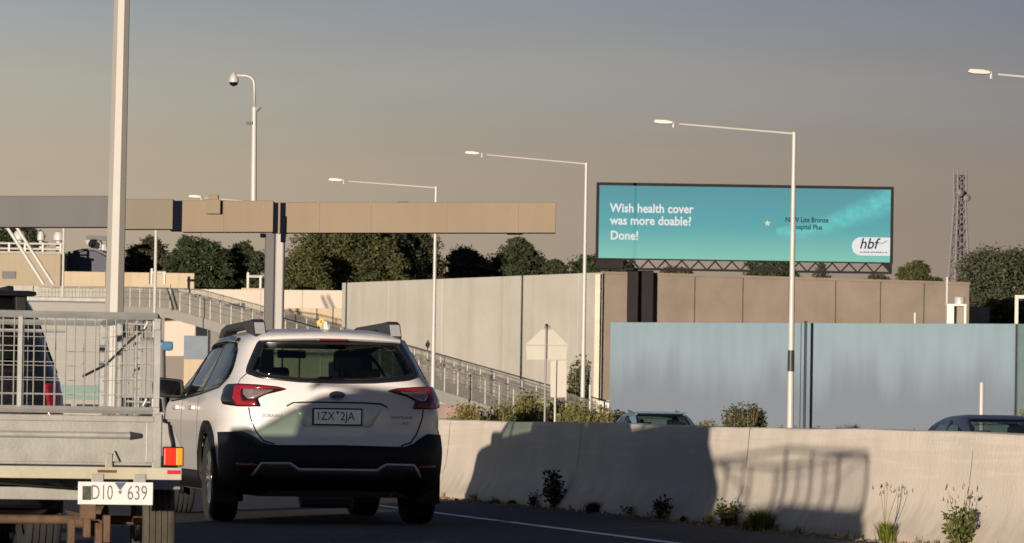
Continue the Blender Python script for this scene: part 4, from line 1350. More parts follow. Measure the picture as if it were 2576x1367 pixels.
# things under the ramp
q = at(493, 875, 226)
n_ = thing('notice_panel', 'blue-grey panel standing under the ramp beside the wagon window', 'panel', (q.x, q.y, -.55))
hz = at(493, 845, 226).z + .55
MB().box(-.55, .55, 0, .1, hz - 1.25, hz).build('board', M('blue_grey_board', (.11, .14, .175), .6, var=.1), n_, bevel=.02)
for x in (-.5, .5):
    MB().cyl((x, .14, 0), (x, .14, hz), .05, None, 8).build('post', m_gun, n_)
q = at(535, 915, 224)
tag(MB().box(q.x - 1.3, q.x + .8, q.y, q.y + .3, -.55, at(535, 905, 224).z).build('low_wall', m_cream, bevel=.02), 'short cream wall low down under the ramp', 'wall')
A, B = at(575, 868, 258), at(850, 872, 243)
wall_panels('added_pale_wall', 'pale wall added low behind the wagon to show sunlit through its windows', A, B, A.z, B.z, -.55, .3, m_wallwhite, [.5], gap=.03)  # added to catch the sun and brighten the view through the wagon
q = at(1140, 1040, 190)
tag(MB().prism([(-.6, 0), (1.3, 0), (1.1, q.z + .65), (.2, q.z + .85), (-.6, q.z + .9)], 0, .6, lambda a, b, d: (q.x + a, q.y + d, -.55 + b)).build('brick_planter', M('red_brick_edge', (.24, .16, .145), .9, var=.2), bevel=.03), 'low reddish planter edge right of the wagon, behind the barrier', 'planter')

# ------------------------------------------------------------------ overhead gantry
D = 99
T = thing('sign_gantry', 'beige cantilever sign gantry spanning behind the wagon', 'gantry', at(688, 1000, D) * 1.0)
T.location.z = -.55
gx, gy = T.location.x, T.location.y
def gbox(x0, x1, y0_, y1_, name, mat, dy0=-.27, dy1=.27, par=T, bev=.012):
    a, b, c, d = at(x0, y0_, D), at(x1, y0_, D), at(x0, y1_, D), at(x1, y1_, D)
    zt0, zt1, zb0, zb1 = a.z + .55, b.z + .55, c.z + .55, d.z + .55
    X0, X1 = a.x - gx, b.x - gx
    m = MB().add([(X0, dy0, zb0), (X1, dy0, zb1), (X1, dy1, zb1), (X0, dy1, zb0), (X0, dy0, zt0), (X1, dy0, zt1), (X1, dy1, zt1), (X0, dy1, zt0)],
                 [(0, 3, 2, 1), (4, 5, 6, 7), (0, 1, 5, 4), (1, 2, 6, 5), (2, 3, 7, 6), (3, 0, 4, 7)])
    return m.build(name, mat, par, bevel=bev)
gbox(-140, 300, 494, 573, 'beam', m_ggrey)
gbox(301, 437, 502, 578, 'beam', M('gantry_mid_tone_steel', (.14, .115, .08), .65, var=.1, scale=.5))  # tone between the grey and the beige segments
gbox(430, 466, 506, 582, 'shadow_band', m_navy_dark, -.24, .24)  # soft shadow across the beam, put in as a dark navy piece
gbox(460, 689, 506, 585, 'beam', m_gtan)
gbox(686, 724, 511, 588, 'opening', m_navy_dark, -.23, .23)
gbox(701, 707, 509, 589, 'stiffener', m_gtan, -.26, .26)
gbox(720, 1399, 510, 587, 'beam', m_gtan)
gbox(-140, 689, 580, 584, 'flange', m_gun, -.5, .5, bev=0) if False else None
pc_ = at(688, 600, D)
col = MB()
zt_ = at(688, 590, D).z + .55
for k, (x0, x1) in enumerate(((662, 688), (689, 711))):
    X0, X1 = at(x0, 900, D).x - gx, at(x1, 900, D).x - gx
    MB().box(X0, X1, -.2 if k else -.12, .25, 0, at(688, 586, D).z + .55 if k else zt_ + .06).build('column', m_pole if k else m_ggrey, T, bevel=.03)
gbox(708, 721, 545, 611, 'bracket', m_navy_dark, -.33, -.28)
gbox(655, 666, 588, 598, 'sensor', m_navy_dark, -.2, .06)
gbox(521, 557, 503, 540, 'equipment_box', m_gtan, -.42, -.282)
gbox(527, 551, 492, 506, 'equipment_lid', m_gtan, -.40, -.1)
gbox(1000, 1028, 508, 511, 'top_plate', m_ggrey, -.18, .18)
gbox(1275, 1315, 587, 590, 'drain_plate', m_navy_dark, -.18, .18)
for x in (560, 800, 930, 1120, 1300):            # riveted cover strips over the beam's welded joints
    y_ = 506 + (x - 460) * .0045
    st_ = gbox(x, x + 5, y_ + 1, y_ + 77, 'cover_strip', m_gtan, -.277, -.268, bev=0)
# camera mast standing on the gantry
a, b = at(638, 508, D), at(641, 262, D)
T = thing('camera_mast', 'white surveillance camera mast standing on the gantry beam', 'camera mast', (a.x, a.y, a.z - .02))
o_ = T.location
loc = lambda x, y: at(x, y, D) - o_
MB().cyl((0, 0, 0), loc(640, 270), .06, .05, 12).build('pole', m_polew, T, sharp=40)
MB().tube([loc(640, 272), loc(640, 215), loc(638, 203), loc(631, 195), loc(620, 191), loc(590, 190)], .027, 8).build('arm', m_polew, T, smooth=True)
dm = MB().lathe([(0, .17), (.036, .155), (.084, .07), (.1, 0), (.095, -.036)], loc(588, 203), 16, 'z').build('camera_dome', m_polew, T, smooth=True)
MB().lathe([(.09, -.036), (.07, -.09), (0, -.12)], loc(588, 203), 16, 'z').build('lens', m_navy_dark, dm, smooth=True)
MB().cyl(loc(641, 282), loc(652, 268), .04, .055, 8).build('bracket', m_pole, T)
MB().box(*(lambda q: (q.x - .07, q.x + .06, -.12, -.03, q.z - .03, q.z + .03))(loc(628, 310))).build('sensor', m_gun, T)
MB().cyl(loc(628, 310), loc(640, 308), .015, None, 6).build('sensor_arm', m_gun, T)

# ------------------------------------------------------------------ the tall pole at left
D = 72
a, b = at(280, 1030, D), at(306, -60, D)
T = thing('tall_pole', 'thick pale grey eight-sided lighting pole rising out of the picture', 'pole', (a.x, a.y, FARZ))
hz = b.z - FARZ
MB().cyl((0, 0, .02), (b.x - a.x + .02, 0, hz + 3), .157, .102, 8, math.pi / 8).build('shaft', M('tall_pole_paint', (.29, .275, .25), .5, metal=.1, var=.06, scale=.8, streak=.15), T)
MB().box(-.3, .3, -.3, .3, 0, .03).build('base_plate', m_galv, T)

# ------------------------------------------------------------------ street lamps
def lamp_post(x, y, D, hx, hy, label, band=None, r=.085):
    top = at(x, y, D)
    hd_ = at(hx, hy, D)
    T = thing('street_lamp', label, 'street lamp', (top.x, top.y, FARZ), 0, 'street lamps along the far road')
    h = top.z - FARZ
    MB().cyl((0, 0, 0), (0, 0, h), r * 1.25, r * .7, 10).build('post', m_polew, T, sharp=40)
    v = Vector((hd_.x - top.x, 0, hd_.z - top.z))
    e = v * .82
    MB().cyl((0, 0, h - .05), Vector((0, 0, h - .05)) + e, .04, .03, 8).build('arm', m_polew, T, sharp=40)
    L = v.length
    dv = v.normalized(); nv_ = Vector((0, 0, 1)); 
    hp = Vector((0, 0, h - .02)) + v
    m = MB()
    m.prism(rnd([(-.02, -.05), (.15, -.075), (.5, -.06), (.62, -.03), (.62, .03), (.4, .06), (.05, .045)], .03), -.12, .12, lambda a_, b_, d_: (hp.x - dv.x * a_, d_, hp.z - dv.z * a_ + b_))
    lm = m.build('lamp_head', m_polew, T, bevel=.01)
    c = Vector((0, 0, h - .05)) + v * .86
    MB().cyl(c + Vector((0, 0, -.14)), c + Vector((0, 0, .06)), .045, .04, 8).build('sensor', m_polew, T)
    if band:
        z0, z1 = at(x, band[1], D).z - FARZ, at(x, band[0], D).z - FARZ
        MB().cyl((0, 0, z0), (0, 0, z1), r * 1.22, r * 1.15, 10).build('wrap', m_gun, T, sharp=40)
    return T
lamp_post(1998, 333, 164, 1645, 303, 'street lamp standing in front of the billboard, dark band on its post', (882, 935), .095)
lamp_post(1475, 410, 218, 1170, 382, 'street lamp just left of the billboard, before the pale wall', None, .09)
lamp_post(1097, 470, 222, 827, 450, 'street lamp behind the right arm of the gantry beam', None, .085)
lamp_post(699, 511, 245, 475, 492, 'distant street lamp whose head peeps over the gantry beam', None, .08)
lamp_post(2853, 214, 138, 2435, 176, 'street lamp at the top right with only arm and head in view', None, .1)
def plain_post(x, y0_, y1_, D, r, label, name='post', mat=None, grp=None):
    a, b = at(x, y0_, D), at(x, y1_, D)
    T = MB().cyl((a.x, a.y, FARZ - .05), (a.x, a.y, a.z), r, r * .85, 8).build(name, mat or m_polew, sharp=40)
    return tag(T, label, 'post', grp)
plain_post(393, 560, 800, 245, .085, 'thin pale post rising behind the gantry beam, left of the dark trees')
plain_post(161, 560, 720, 255, .075, 'thin white post in front of the slate blue shed')
plain_post(2470, 963, 1055, 120, .062, 'short white post above the navy sedan')
plain_post(1485, 968, 1060, 175, .05, 'short thin white post beside the creeper')
plain_post(2387, 697, 770, 190, .035, 'thin white rod rising from the white cabinet') if False else None

# ------------------------------------------------------------------ back of a road sign, and a small yellow sign
D = 125
c = at(1376, 905, D)
T = thing('road_sign', 'back of a pale house-shaped road sign on thin posts before the pale wall', 'road sign', (c.x, c.y, FARZ))
k = px(D)
def sg_(x, y):
    p = at(x, y, D)
    return (p.x - c.x, p.z - FARZ)
m_sign = M('sign_back', (.33, .305, .26), .55, metal=.1, var=.06)
MB().prism([sg_(1377, 815), sg_(1428, 868), sg_(1424, 905), sg_(1326, 905), sg_(1322, 868)], 0, .02, lambda a, b, d: (a, d, b)).build('panel', m_sign, T)
MB().prism([sg_(1385, 908), sg_(1425, 908), sg_(1425, 1000), sg_(1385, 1000)], 0, .02, lambda a, b, d: (a, d, b)).build('lower_panel', M('sign_back_pale', (.38, .345, .29), .55, var=.05), T)
for y in (868, 905):
    a, b = sg_(1322, y), sg_(1428, y)
    MB().box(a[0], b[0], -.05, -.003, a[1] - .012, a[1] + .012).build('rail', m_pole, T)
for i, (x, y) in enumerate(((1374, 815), (1398, 905))):
    a = sg_(x, y)
    MB().cyl((a[0], -.05, 0), (a[0], -.05, a[1]), .027, None, 8).build('post', m_pole if i == 0 else m_polew, T, sharp=40)
D = 230
c = at(808, 812, D)
T = thing('warning_sign', 'small yellow diamond warning sign peeping over the wagon roof', 'road sign', (c.x, c.y, FARZ))
s_ = .24; h = c.z - FARZ
MB().prism([(0, s_), (s_, 0), (0, -s_), (-s_, 0)], 0, .02, lambda a, b, d: (a, d, h + b)).build('panel', M('sign_yellow', (.62, .33, .02), .5, var=.05), T, bevel=.004)
MB().tube([(.06, -.006, h - .1), (.06, -.006, h - .02), (-.03, -.006, h + .02), (-.05, -.006, h + .06), (.03, -.006, h + .09)], .018, 6).build('arrow', m_navy_dark, T)
MB().cyl((0, .06, 0), (0, .06, h), .035, None, 8).build('post', m_polew, T)

# ------------------------------------------------------------------ lattice tower
D = 450
a = at(2412, 715, D)
T = thing('lattice_tower', 'dark steel lattice communications tower with dishes right of the billboard', 'tower', (a.x, a.y, -.55), R(20))
k = px(D)
zt = at(2416, 440, D).z + .55
zb_, zk = at(2412, 720, D).z + .55 , at(2416, 560, D).z + .55
m_tower = M('tower_steel', (.15, .135, .14), .7, var=.1)
def half(z):
    return .5 * k * (28 + (56 - 28) * max(0, (zk + (zt - zk) * .55 - z)) / (zk + (zt - zk) * .55 - zb_)) * .72 if z < zk + (zt - zk) * .55 else .5 * k * 28 * .82
levels = [0.0]
z = zb_ - 8
lv = [0, zb_ - 6]
while z < zt - .5:
    lv.append(z) if z > lv[-1] + .5 else None
    z += half(z) * 1.9
lv.append(zt)
cor = [(-1, -1), (1, -1), (1, 1), (-1, 1)]
for cx, cy in cor:
    MB().tube([(cx * half(z), cy * half(z), z) for z in lv] + [(cx * half(zt), cy * half(zt), zt + k * 20)], [.1] * len(lv) + [.03], 5).build('leg', m_tower, T)
for i in range(1, len(lv) - 1):
    m = MB()
    for j in range(4):
        a0, a1 = cor[j], cor[(j + 1) % 4]
        h0, h1 = half(lv[i]), half(lv[i + 1])
        m.cyl((a0[0] * h0, a0[1] * h0, lv[i]), (a1[0] * h1, a1[1] * h1, lv[i + 1]), .05, None, 4)
        m.cyl((a1[0] * h0, a1[1] * h0, lv[i]), (a0[0] * h1, a0[1] * h1, lv[i + 1]), .05, None, 4)
        m.cyl((a0[0] * h1, a0[1] * h1, lv[i + 1]), (a1[0] * h1, a1[1] * h1, lv[i + 1]), .05, None, 4)
    m.build('bracing', m_tower, T)
MB().box(-.12, .12, -.12, .12, 0, zt - .3).build('ladder', m_tower, T)
for x, y in ((2400, 487), (2420, 500)):
    q = Matrix.Rotation(-R(20), 3, 'Z') @ (at(x, y, D) - Vector(T.location))
    MB().lathe([(0, .08), (.3, .04), (.36, -.1), (.32, -.24), (0, -.27)], (q.x, -1.2, q.z), 14, 'y').build('dish', m_tower, T, smooth=True)
    MB().cyl((q.x, -1.0, q.z), (0, 0, q.z), .05, None, 5).build('dish_arm', m_tower, T)

# ------------------------------------------------------------------ small rooftop things above the blue wall
D = 215
q = at(2410, 812, D)
T = thing('white_cabinet', 'white open-sided cabinet with a small tank above the blue wall', 'cabinet', (q.x, q.y, -.55))
z0, z1 = q.z + .55, at(2410, 770, D).z + .55
k = px(D)
MB().box(-28 * k, -10 * k, 0, .7, 0, z1).build('side_panel', M('cabinet_white', (.6, .57, .52), .6, var=.05), T, bevel=.02)
MB().box(15 * k, 21 * k, 0, .7, 0, z1).build('side_panel', T.children[0].data.materials[0], T, bevel=.02)
MB().box(-28 * k, 21 * k, 0, .7, z1, z1 + .08).build('top', T.children[0].data.materials[0], T)
MB().box(-9.5 * k, 14.5 * k, .5, .69, 0, z1 - .01).build('back', M('cabinet_back', (.2, .17, .14), .8), T)
MB().lathe([(0, .35), (.2, .32), (.24, .26), (.24, 0)], (5 * k, .35, z1 + .08), 16, 'z').build('tank', M('tank_steel', (.5, .48, .45), .35, metal=.3), T, sharp=40)
MB().cyl((-27 * k, .35, z1), (-27 * k, .35, at(2387, 697, D).z + .55), .05, None, 6).build('rod', m_polew, T)
q = at(2462, 812, D + 20)
tag(MB().box(q.x - .62, q.x + .5, q.y, q.y + .5, -.55, at(2462, 772, D + 20).z).build('grey_enclosure', M('enclosure_olive', (.2, .18, .14), .8), bevel=.02), 'drab box enclosure right of the white cabinet, under the tree', 'enclosure')
q = at(2302, 800, D)
tag(MB().cyl((q.x, q.y, -.55), (q.x, q.y, at(2302, 787, D).z), .06, None, 8).build('vent_pipe', m_polew, sharp=40), 'short white vent pipe over the top of the blue wall', 'pipe')
for x, y, lb in ((2323, 735, 'small wall lamp on the brown panel wall left of the white cabinet'), ):
    q = at(x, y, 268)
    T = thing('wall_lamp', lb, 'lamp', (q.x, q.y - .25, q.z))
    MB().cyl((0, 0, -.1), (0, .3, -.1), .04, None, 6).build('arm', m_pole, T)
    MB().lathe([(0, .12), (.12, .08), (.14, 0), (0, -.1)], (0, 0, 0), 10, 'z').build('shade', m_polew, T, smooth=True)
q = at(2598, 812, 205)
T = thing('pipe_frame', 'white square pipe frame at the right edge above the blue wall', 'frame', (q.x, q.y, -.55))
z1 = at(2598, 752, 205).z + .55
for x in (-.68, .68):
    MB().box(x - .07, x + .07, -.07, .07, 0, z1).build('post', m_polew, T)
MB().box(-.75, .75, -.07, .07, z1, z1 + .14).build('top_bar', m_polew, T)

# ------------------------------------------------------------------ billboard
D = 225
tl, tr_, bl_, br_ = at(1502, 461, D), at(2248, 470, D), at(1502, 650, D), at(2248, 660, D)
zt0, zt1 = tl.z, tr_.z
c = (tl + tr_) / 2
BW = (tr_.x - tl.x) / 2
zt = (zt0 + zt1) / 2
zb = (bl_.z + br_.z) / 2
T = thing('billboard', 'large digital billboard with turquoise health cover advert and open truss below', 'billboard', (c.x, D, -.55))
zt += .55; zb += .55
ztr = (at(1502, 680, D).z + at(2248, 682, D).z) / 2 + .55
f = .11
MB().box(-BW, BW, -.02, .9, zb - .02, zt).build('cabinet', m_frame, T, bevel=.02)
for nm, b in (('top', (-BW - .02, BW + .02, -.14, -.021, zt - f, zt + .02)), ('left', (-BW - .02, -BW + f, -.14, -.021, zb, zt - f)), ('right', (BW - f, BW + .02, -.14, -.021, zb, zt - f)), ('bottom', (-BW - .02, BW + .02, -.14, -.021, zb - .06, zb))):
    MB().box(*b).build('frame_edge', m_frame, T)
# the lit screen
ms = bpy.data.materials.new('screen_picture')
ms.use_nodes = True
n, l = ms.node_tree.nodes, ms.node_tree.links
pb = n['Principled BSDF']
pb.inputs['Base Color'].default_value = (.004, .004, .004, 1)
pb.inputs['Specular IOR Level'].default_value = .1
pb.inputs['Roughness'].default_value = .5
tcx = n.new('ShaderNodeTexCoord')
sp_ = n.new('ShaderNodeSeparateXYZ')
l.new(tcx.outputs['Generated'], sp_.inputs[0])
cr = n.new('ShaderNodeValToRGB')
el = cr.color_ramp.elements
el[0].position = 0; el[0].color = (.245, .62, .50, 1)
el[1].position = 1; el[1].color = (.088, .33, .38, 1)
e = el.new(.45); e.color = (.10, .42, .45, 1)
l.new(sp_.outputs['Z'], cr.inputs[0])
# sparkling trail: a band that climbs to the right
def math_(op, a, b=None, v=None):
    q = n.new('ShaderNodeMath'); q.operation = op
    for i, s in enumerate((a, b)):
        if s is None: continue
        if hasattr(s, 'links'): l.new(s, q.inputs[i])
        else: q.inputs[i].default_value = s
    return q.outputs[0]
X, Z = sp_.outputs['X'], sp_.outputs['Z']
t_ = math_('DIVIDE', math_('SUBTRACT', X, .62), .38)
cen = math_('ADD', .40, math_('MULTIPLY', math_('POWER', math_('MAXIMUM', math_('SUBTRACT', t_, .18), 0.0), 1.25), .62))
wd_ = math_('ADD', .07, math_('MULTIPLY', t_, .16))
dist = math_('DIVIDE', math_('ABSOLUTE', math_('SUBTRACT', Z, cen)), wd_)
bd_ = math_('MAXIMUM', math_('SUBTRACT', 1.15, dist), 0.0)
nn_ = n.new('ShaderNodeTexNoise')
nn_.inputs['Scale'].default_value = 26
nn_.inputs['Detail'].default_value = 8
nn_.inputs['Roughness'].default_value = .75
mpp = n.new('ShaderNodeMapping'); mpp.inputs['Scale'].default_value = (1, 1, .28)
l.new(tcx.outputs['Generated'], mpp.inputs[0]); l.new(mpp.outputs[0], nn_.inputs[0])
mask = math_('MULTIPLY', math_('MULTIPLY', math_('MINIMUM', bd_, 1.0), math_('GREATER_THAN', t_, -.03)), math_('MULTIPLY', math_('MAXIMUM', math_('SUBTRACT', nn_.outputs[0], .28), 0.0), 2.4))
mxx = n.new('ShaderNodeMixRGB')
l.new(math_('MINIMUM', mask, .9), mxx.inputs[0]); l.new(cr.outputs[0], mxx.inputs[1])
mxx.inputs[2].default_value = (.155, .76, .70, 1)
l.new(mxx.outputs[0], pb.inputs['Emission Color'])
pb.inputs['Emission Strength'].default_value = .62
scr = MB().box(-BW + f, BW - f, -.06, -.022, zb, zt - f).build('screen', ms, T)
def bx(x, y):
    p = at(x, y, D)
    return p.x - c.x, p.z + .55
def em(name, col, s=.62):
    return M(name, (.004, .004, .004), .8, emit=col, estr=s, spec=.1)
m_tw, m_td, m_ty = em('screen_white', (.95, .93, .9)), em('screen_navy', (.01, .03, .07), .5), em('screen_yellow', (.9, .85, .5))
tilt = math.atan((zt1 - zt0) / (2 * BW))
def btext(tx, x, y, size, mat, bold, align='LEFT', shear=0, width=1.0):
    a = bx(x, y)
    return text_mesh(tx, size, mat, 'screen_text', scr, Matrix.Translation((a[0], -.064, a[1])) @ ROTX, bold, align, shear, .002, width)
k = px(D)
btext('Wish health cover', 1535, 524, 31 * k, m_tw, .012, 'LEFT', 0, .905)
btext('was more doable?', 1535, 555, 31 * k, m_tw, .012, 'LEFT', 0, .905)
btext('Done!', 1535, 593, 31 * k, m_tw, .012, 'LEFT', 0, .905)
btext('NEW Lite Bronze', 2030, 554, 17.5 * k, m_td, .006, 'CENTER', 0, .85)
btext('Hospital Plus', 2030, 572, 17.5 * k, m_td, .006, 'CENTER', 0, .85)
pill = []
x0, y0_ = bx(2166, 620)
rr_ = 23 * k
xe = BW - f - .003
for i in range(13):
    a = math.pi / 2 + math.pi * i / 12
    pill.append((x0 + rr_ * math.cos(a), y0_ + rr_ * math.sin(a)))
pill += [(xe, y0_ - rr_), (xe, y0_ + rr_)]
MB().prism(pill, -.066, -.061, lambda a, b, d: (a, d, b)).build('logo_panel', m_tw, scr)
o_ = btext('hbf', 2162, 614, 38 * k, m_td, .008, 'LEFT', .25, .95)
o_.location.y -= .006
a, b = bx(2212, 612), bx(2233, 606)
MB().tube([(a[0], -.07, a[1]), ((a[0] + b[0]) / 2 - .03, -.07, (a[1] + b[1]) / 2 - .06), (b[0], -.07, b[1])], .018, 4).build('logo_tick', m_td, scr)
x = bx(2164, 634)[0]
zz = bx(2164, 634)[1]
while x < bx(2228, 634)[0]:
    w_ = random.uniform(.03, .1)
    MB().box(x, x + w_, -.07, -.067, zz - .035, zz + random.uniform(.0, .03)).build('tagline', m_td, scr)
    x += w_ + random.uniform(.02, .04)
a = bx(1931, 562)
MB().prism([(a[0] + (.16 if i % 2 == 0 else .065) * math.cos(math.pi * i / 5 + .3), a[1] + (.16 if i % 2 == 0 else .065) * math.sin(math.pi * i / 5 + .3)) for i in range(10)], -.066, -.061, lambda a, b, d: (a, d, b)).build('star', m_ty, scr)
# truss under the screen
za, zb2 = zb - .06, ztr
MB().box(-BW, BW, .15, .3, zb2 - .05, zb2 + .05).build('truss_chord', m_frame, T)
MB().box(-BW, -BW + 1.25, .0, .8, zb2, za).build('service_box', m_frame, T, bevel=.02)
MB().prism([(-.7, 0), (0, 0), (0, -1)], .14, .31, lambda a, b, d: (BW + a * .6, d, za + b * (za - zb2))).build('gusset', m_frame, T)
nb = 16
x0, x1 = -BW + 1.25, BW - .05
for i in range(nb):
    a = x0 + (x1 - x0) * i / nb; b = x0 + (x1 - x0) * (i + .5) / nb; cc = x0 + (x1 - x0) * (i + 1) / nb
    MB().cyl((a, .22, zb2), (b, .22, za), .045, None, 4).build('truss_brace', m_frame, T)
    MB().cyl((b, .22, za), (cc, .22, zb2), .045, None, 4).build('truss_brace', m_frame, T)
MB().box(BW - .08, BW, .1, .35, zb2 - .05, za).build('truss_end', m_frame, T)
a, b = at(1580, 700, D).x - c.x, at(1646, 700, D).x - c.x
MB().box(a, b, .8, 1.9, 0, zb2 - .05).build('column', m_frame, T, bevel=.04)

# ------------------------------------------------------------------ trees and plants
def leafmat(name, col, isl=.3, tr=.25):
    return M(name, col, .7, var=.3, scale=.6, island=isl, trans=tr, spec=.25)
m_leaf = [leafmat('dark_leaf', (.052, .062, .034)), leafmat('olive_leaf', (.08, .086, .036)), leafmat('grey_green_leaf', (.072, .078, .05)), leafmat('brownish_leaf', (.078, .074, .046)), leafmat('deep_green_leaf', (.04, .056, .028))]
m_bark = M('bark', (.2, .155, .11), .9, var=.3, scale=2)
m_barkp = M('pale_bark', (.36, .3, .23), .85, var=.25, scale=2)

def leaf_cloud(rg, lobes, n, size, flat=.75, shell=.55, droop=0.0):
    """leaf sprays spread through a set of ellipsoid lobes: (x, y, z, rx, ry, rz)"""
    vol = [l_[3] * l_[4] * l_[5] for l_ in lobes]
    tot = sum(v ** .75 for v in vol)
    vs, fs = [], []
    for l_, vv in zip(lobes, vol):
        k = int(n * vv ** .75 / tot)
        ph = [rg.uniform(0, 6.28) for _ in range(6)]
        for _ in range(k):
            th, u_ = rg.uniform(0, 2 * math.pi), rg.uniform(-1, 1)
            s_ = math.sqrt(1 - u_ * u_)
            r_ = (shell + (1 - shell) * rg.random()) * (1 + .24 * math.sin(3 * th + ph[0]) * s_ + .2 * math.sin(5 * u_ * 2 + ph[1] + th) + .16 * math.sin(7 * th + ph[2] + 6 * u_) + .1 * math.sin(13 * th + ph[3] - 11 * u_)) * rg.uniform(.9, 1.12)
            c = Vector((l_[0] + l_[3] * r_ * s_ * math.cos(th), l_[1] + l_[4] * r_ * s_ * math.sin(th), l_[2] + l_[5] * r_ * u_))
            a = Vector((rg.gauss(0, 1), rg.gauss(0, 1), rg.gauss(0, .7) - droop)).normalized()
            b = a.cross(Vector((rg.gauss(0, 1), rg.gauss(0, 1), rg.gauss(0, 1)))).normalized()
            q = size * rg.uniform(.5, 1.3)
            a, b = a * q, b * q * flat * .55
            i = len(vs)
            vs += [c - a, c - a * .1 + b, c + a, c - a * .1 - b]
            fs.append((i, i + 1, i + 2, i + 3))
    return vs, fs

def tree(label, x, ybase, ytop, xl, xr, D, mat, n=3500, seed=1, lob=9, name='tree', size=None, trunk=None, shape='round', ground=-.55):
    """a tree whose crown fills the layout box xl..xr, ytop..ybase at distance D"""
    rg = random.Random(seed)
    k = px(D)
    b = at((xl + xr) / 2, ybase, D)
    T = thing(name, label, 'tree', (b.x, b.y, ground), 0, 'trees behind the walls')
    h0, h1 = b.z - ground, at((xl + xr) / 2, ytop, D).z - ground
    hw = (xr - xl) / 2 * k * 1.1
    H = h1 - h0
    lobes = []
    for i in range(lob):
        f = (i + .5) / lob
        rr = rg.uniform(.28, .46)
        prof = {'round': math.sin(math.pi * (.18 + .72 * f)), 'cone': 1.05 - f * .85, 'broad': .75 + .25 * math.sin(math.pi * f)}[shape]
        lx = rg.uniform(-1, 1) * hw * max(0, prof - rr * .8)
        ly = rg.uniform(-.8, .8) * hw * .7 * prof
        lr = hw * rr * (1.15 if prof > .6 else .8)
        lz = h0 + H * f * .88
        lobes.append((lx, ly, min(lz, h1 - lr * .75), lr, lr * rg.uniform(.8, 1.1), lr * rg.uniform(.6, .95)))
    lobes.append((rg.uniform(-.15, .15) * hw, 0, h0 + H * .35, hw * .72, hw * .6, H * .40))
    lobes.append((0, 0, h0 + H * .08, hw * .85, hw * .6, H * .2))
    lobes.append((rg.uniform(-.15, .15) * hw, 0, h1 - H * .16, hw * .3, hw * .3, H * .16))
    for i in range(lob * 2):                     # small outlying sprays roughen the outline
        th = rg.uniform(-.15, math.pi + .15)
        e_ = rg.uniform(.78, 1.0)
        r_ = hw * rg.uniform(.09, .2)
        taper = 1.0 if shape != 'cone' else 1 - .45 * max(0, math.sin(th))
        lobes.append((hw * e_ * math.cos(th) * .92 * taper, rg.uniform(-.4, .4) * hw, h0 + H * (.12 + .8 * max(0, math.sin(th)) * e_), r_, r_, r_ * rg.uniform(.6, .9)))
    lobes[-1], lobes[lob + 2] = lobes[lob + 2], lobes[-1]
    size = (size or .3) * .46
    vs, fs = leaf_cloud(rg, lobes, int(n * 5.2), size)
    cm = MB().add(vs, fs)
    me = bpy.data.meshes.new('crown')
    me.from_pydata(cm.v, [], cm.f)
    me.materials.append(mat)
    link('crown', me, T)
    tb = MB()
    tr_ = max(.12, hw * .07)
    top = Vector((lobes[-1][0] * .6, 0, h0 + H * .75))
    pts_ = [Vector((0, 0, 0)).lerp(top, t) + Vector((rg.uniform(-.25, .25), rg.uniform(-.2, .2), 0)) * (1 if 0 < t < 1 else 0) for t in (0, .25, .5, .75, 1)]
    tb.tube(pts_, [tr_ * 1.3, tr_, tr_ * .8, tr_ * .55, tr_ * .2], 7)
    for l_ in lobes[:lob]:
        j = rg.choice((1, 2, 3))
        s0 = pts_[j]
        e = Vector(l_[:3])
        mid = s0.lerp(e, .5) + Vector((rg.uniform(-.3, .3), 0, rg.uniform(0, .4)))
        tb.tube([s0, mid, e], [tr_ * .45, tr_ * .3, tr_ * .1], 5)
    tb.build('trunk', trunk or m_bark, T, smooth=True)
    return T

tree('dark tree behind the tan flat-roofed building at the left edge', 40, 650, 566, -40, 112, 400, m_leaf[0], 3200, 1, shape='broad')
tree('brownish loose tree rising behind the thin post left of the gantry post', 365, 712, 596, 310, 432, 345, m_leaf[3], 3000, 2, shape='round')
tree('dark narrow tree just behind the dense rounded trees under the beam', 470, 715, 594, 415, 520, 360, m_leaf[4], 3200, 3)
tree('dense rounded dark green tree, biggest one left of the gantry post', 500, 725, 605, 420, 580, 335, m_leaf[4], 5500, 4, lob=12, shape='broad')
tree('rounded dark green tree touching the gantry post on its left', 620, 725, 608, 563, 672, 338, m_leaf[0], 3800, 5, lob=10, shape='broad')
tree('low leafy olive tree right of the gantry post', 760, 732, 630, 690, 830, 326, m_leaf[1], 4200, 6, lob=11, shape='broad')
tree('tall spreading gum tree with pale trunk under the right arm of the gantry', 860, 728, 560, 755, 1010, 332, m_leaf[1], 9000, 7, lob=16, shape='broad', trunk=m_barkp)
tree('leaning brownish side of the gum trees reaching towards the street lamp', 1030, 705, 570, 945, 1112, 338, m_leaf[3], 4600, 8, lob=10, shape='round', trunk=m_barkp)
tree('second gum tree filling the gap beside the pale trunk, right of the tall one', 960, 712, 562, 890, 1062, 336, m_leaf[2], 4800, 27, lob=12, shape='broad', trunk=m_barkp)
tree('bushy dark tree low behind the middle of the pale wall', 985, 715, 640, 900, 1062, 340, m_leaf[0], 3400, 9, lob=10, shape='broad')
tree('small dark tree over the pale wall right of the gum trees', 1170, 700, 628, 1106, 1234, 350, m_leaf[0], 3600, 10, shape='round')
tree('pointed dark tree over the pale wall, left of the middle street lamp', 1315, 695, 598, 1236, 1375, 352, m_leaf[0], 4600, 11, lob=12, shape='cone')
tree('low tree trailing right from the pointed dark tree on the wall', 1395, 692, 655, 1355, 1436, 352, m_leaf[0], 1800, 12, shape='cone')
tree('low dark tree at the left end of the billboard truss', 1520, 692, 652, 1448, 1600, 300, m_leaf[4], 2600, 13, shape='broad')
tree('small brownish tree under the left half of the truss', 1710, 700, 676, 1660, 1745, 330, m_leaf[3], 1300, 14, shape='broad')
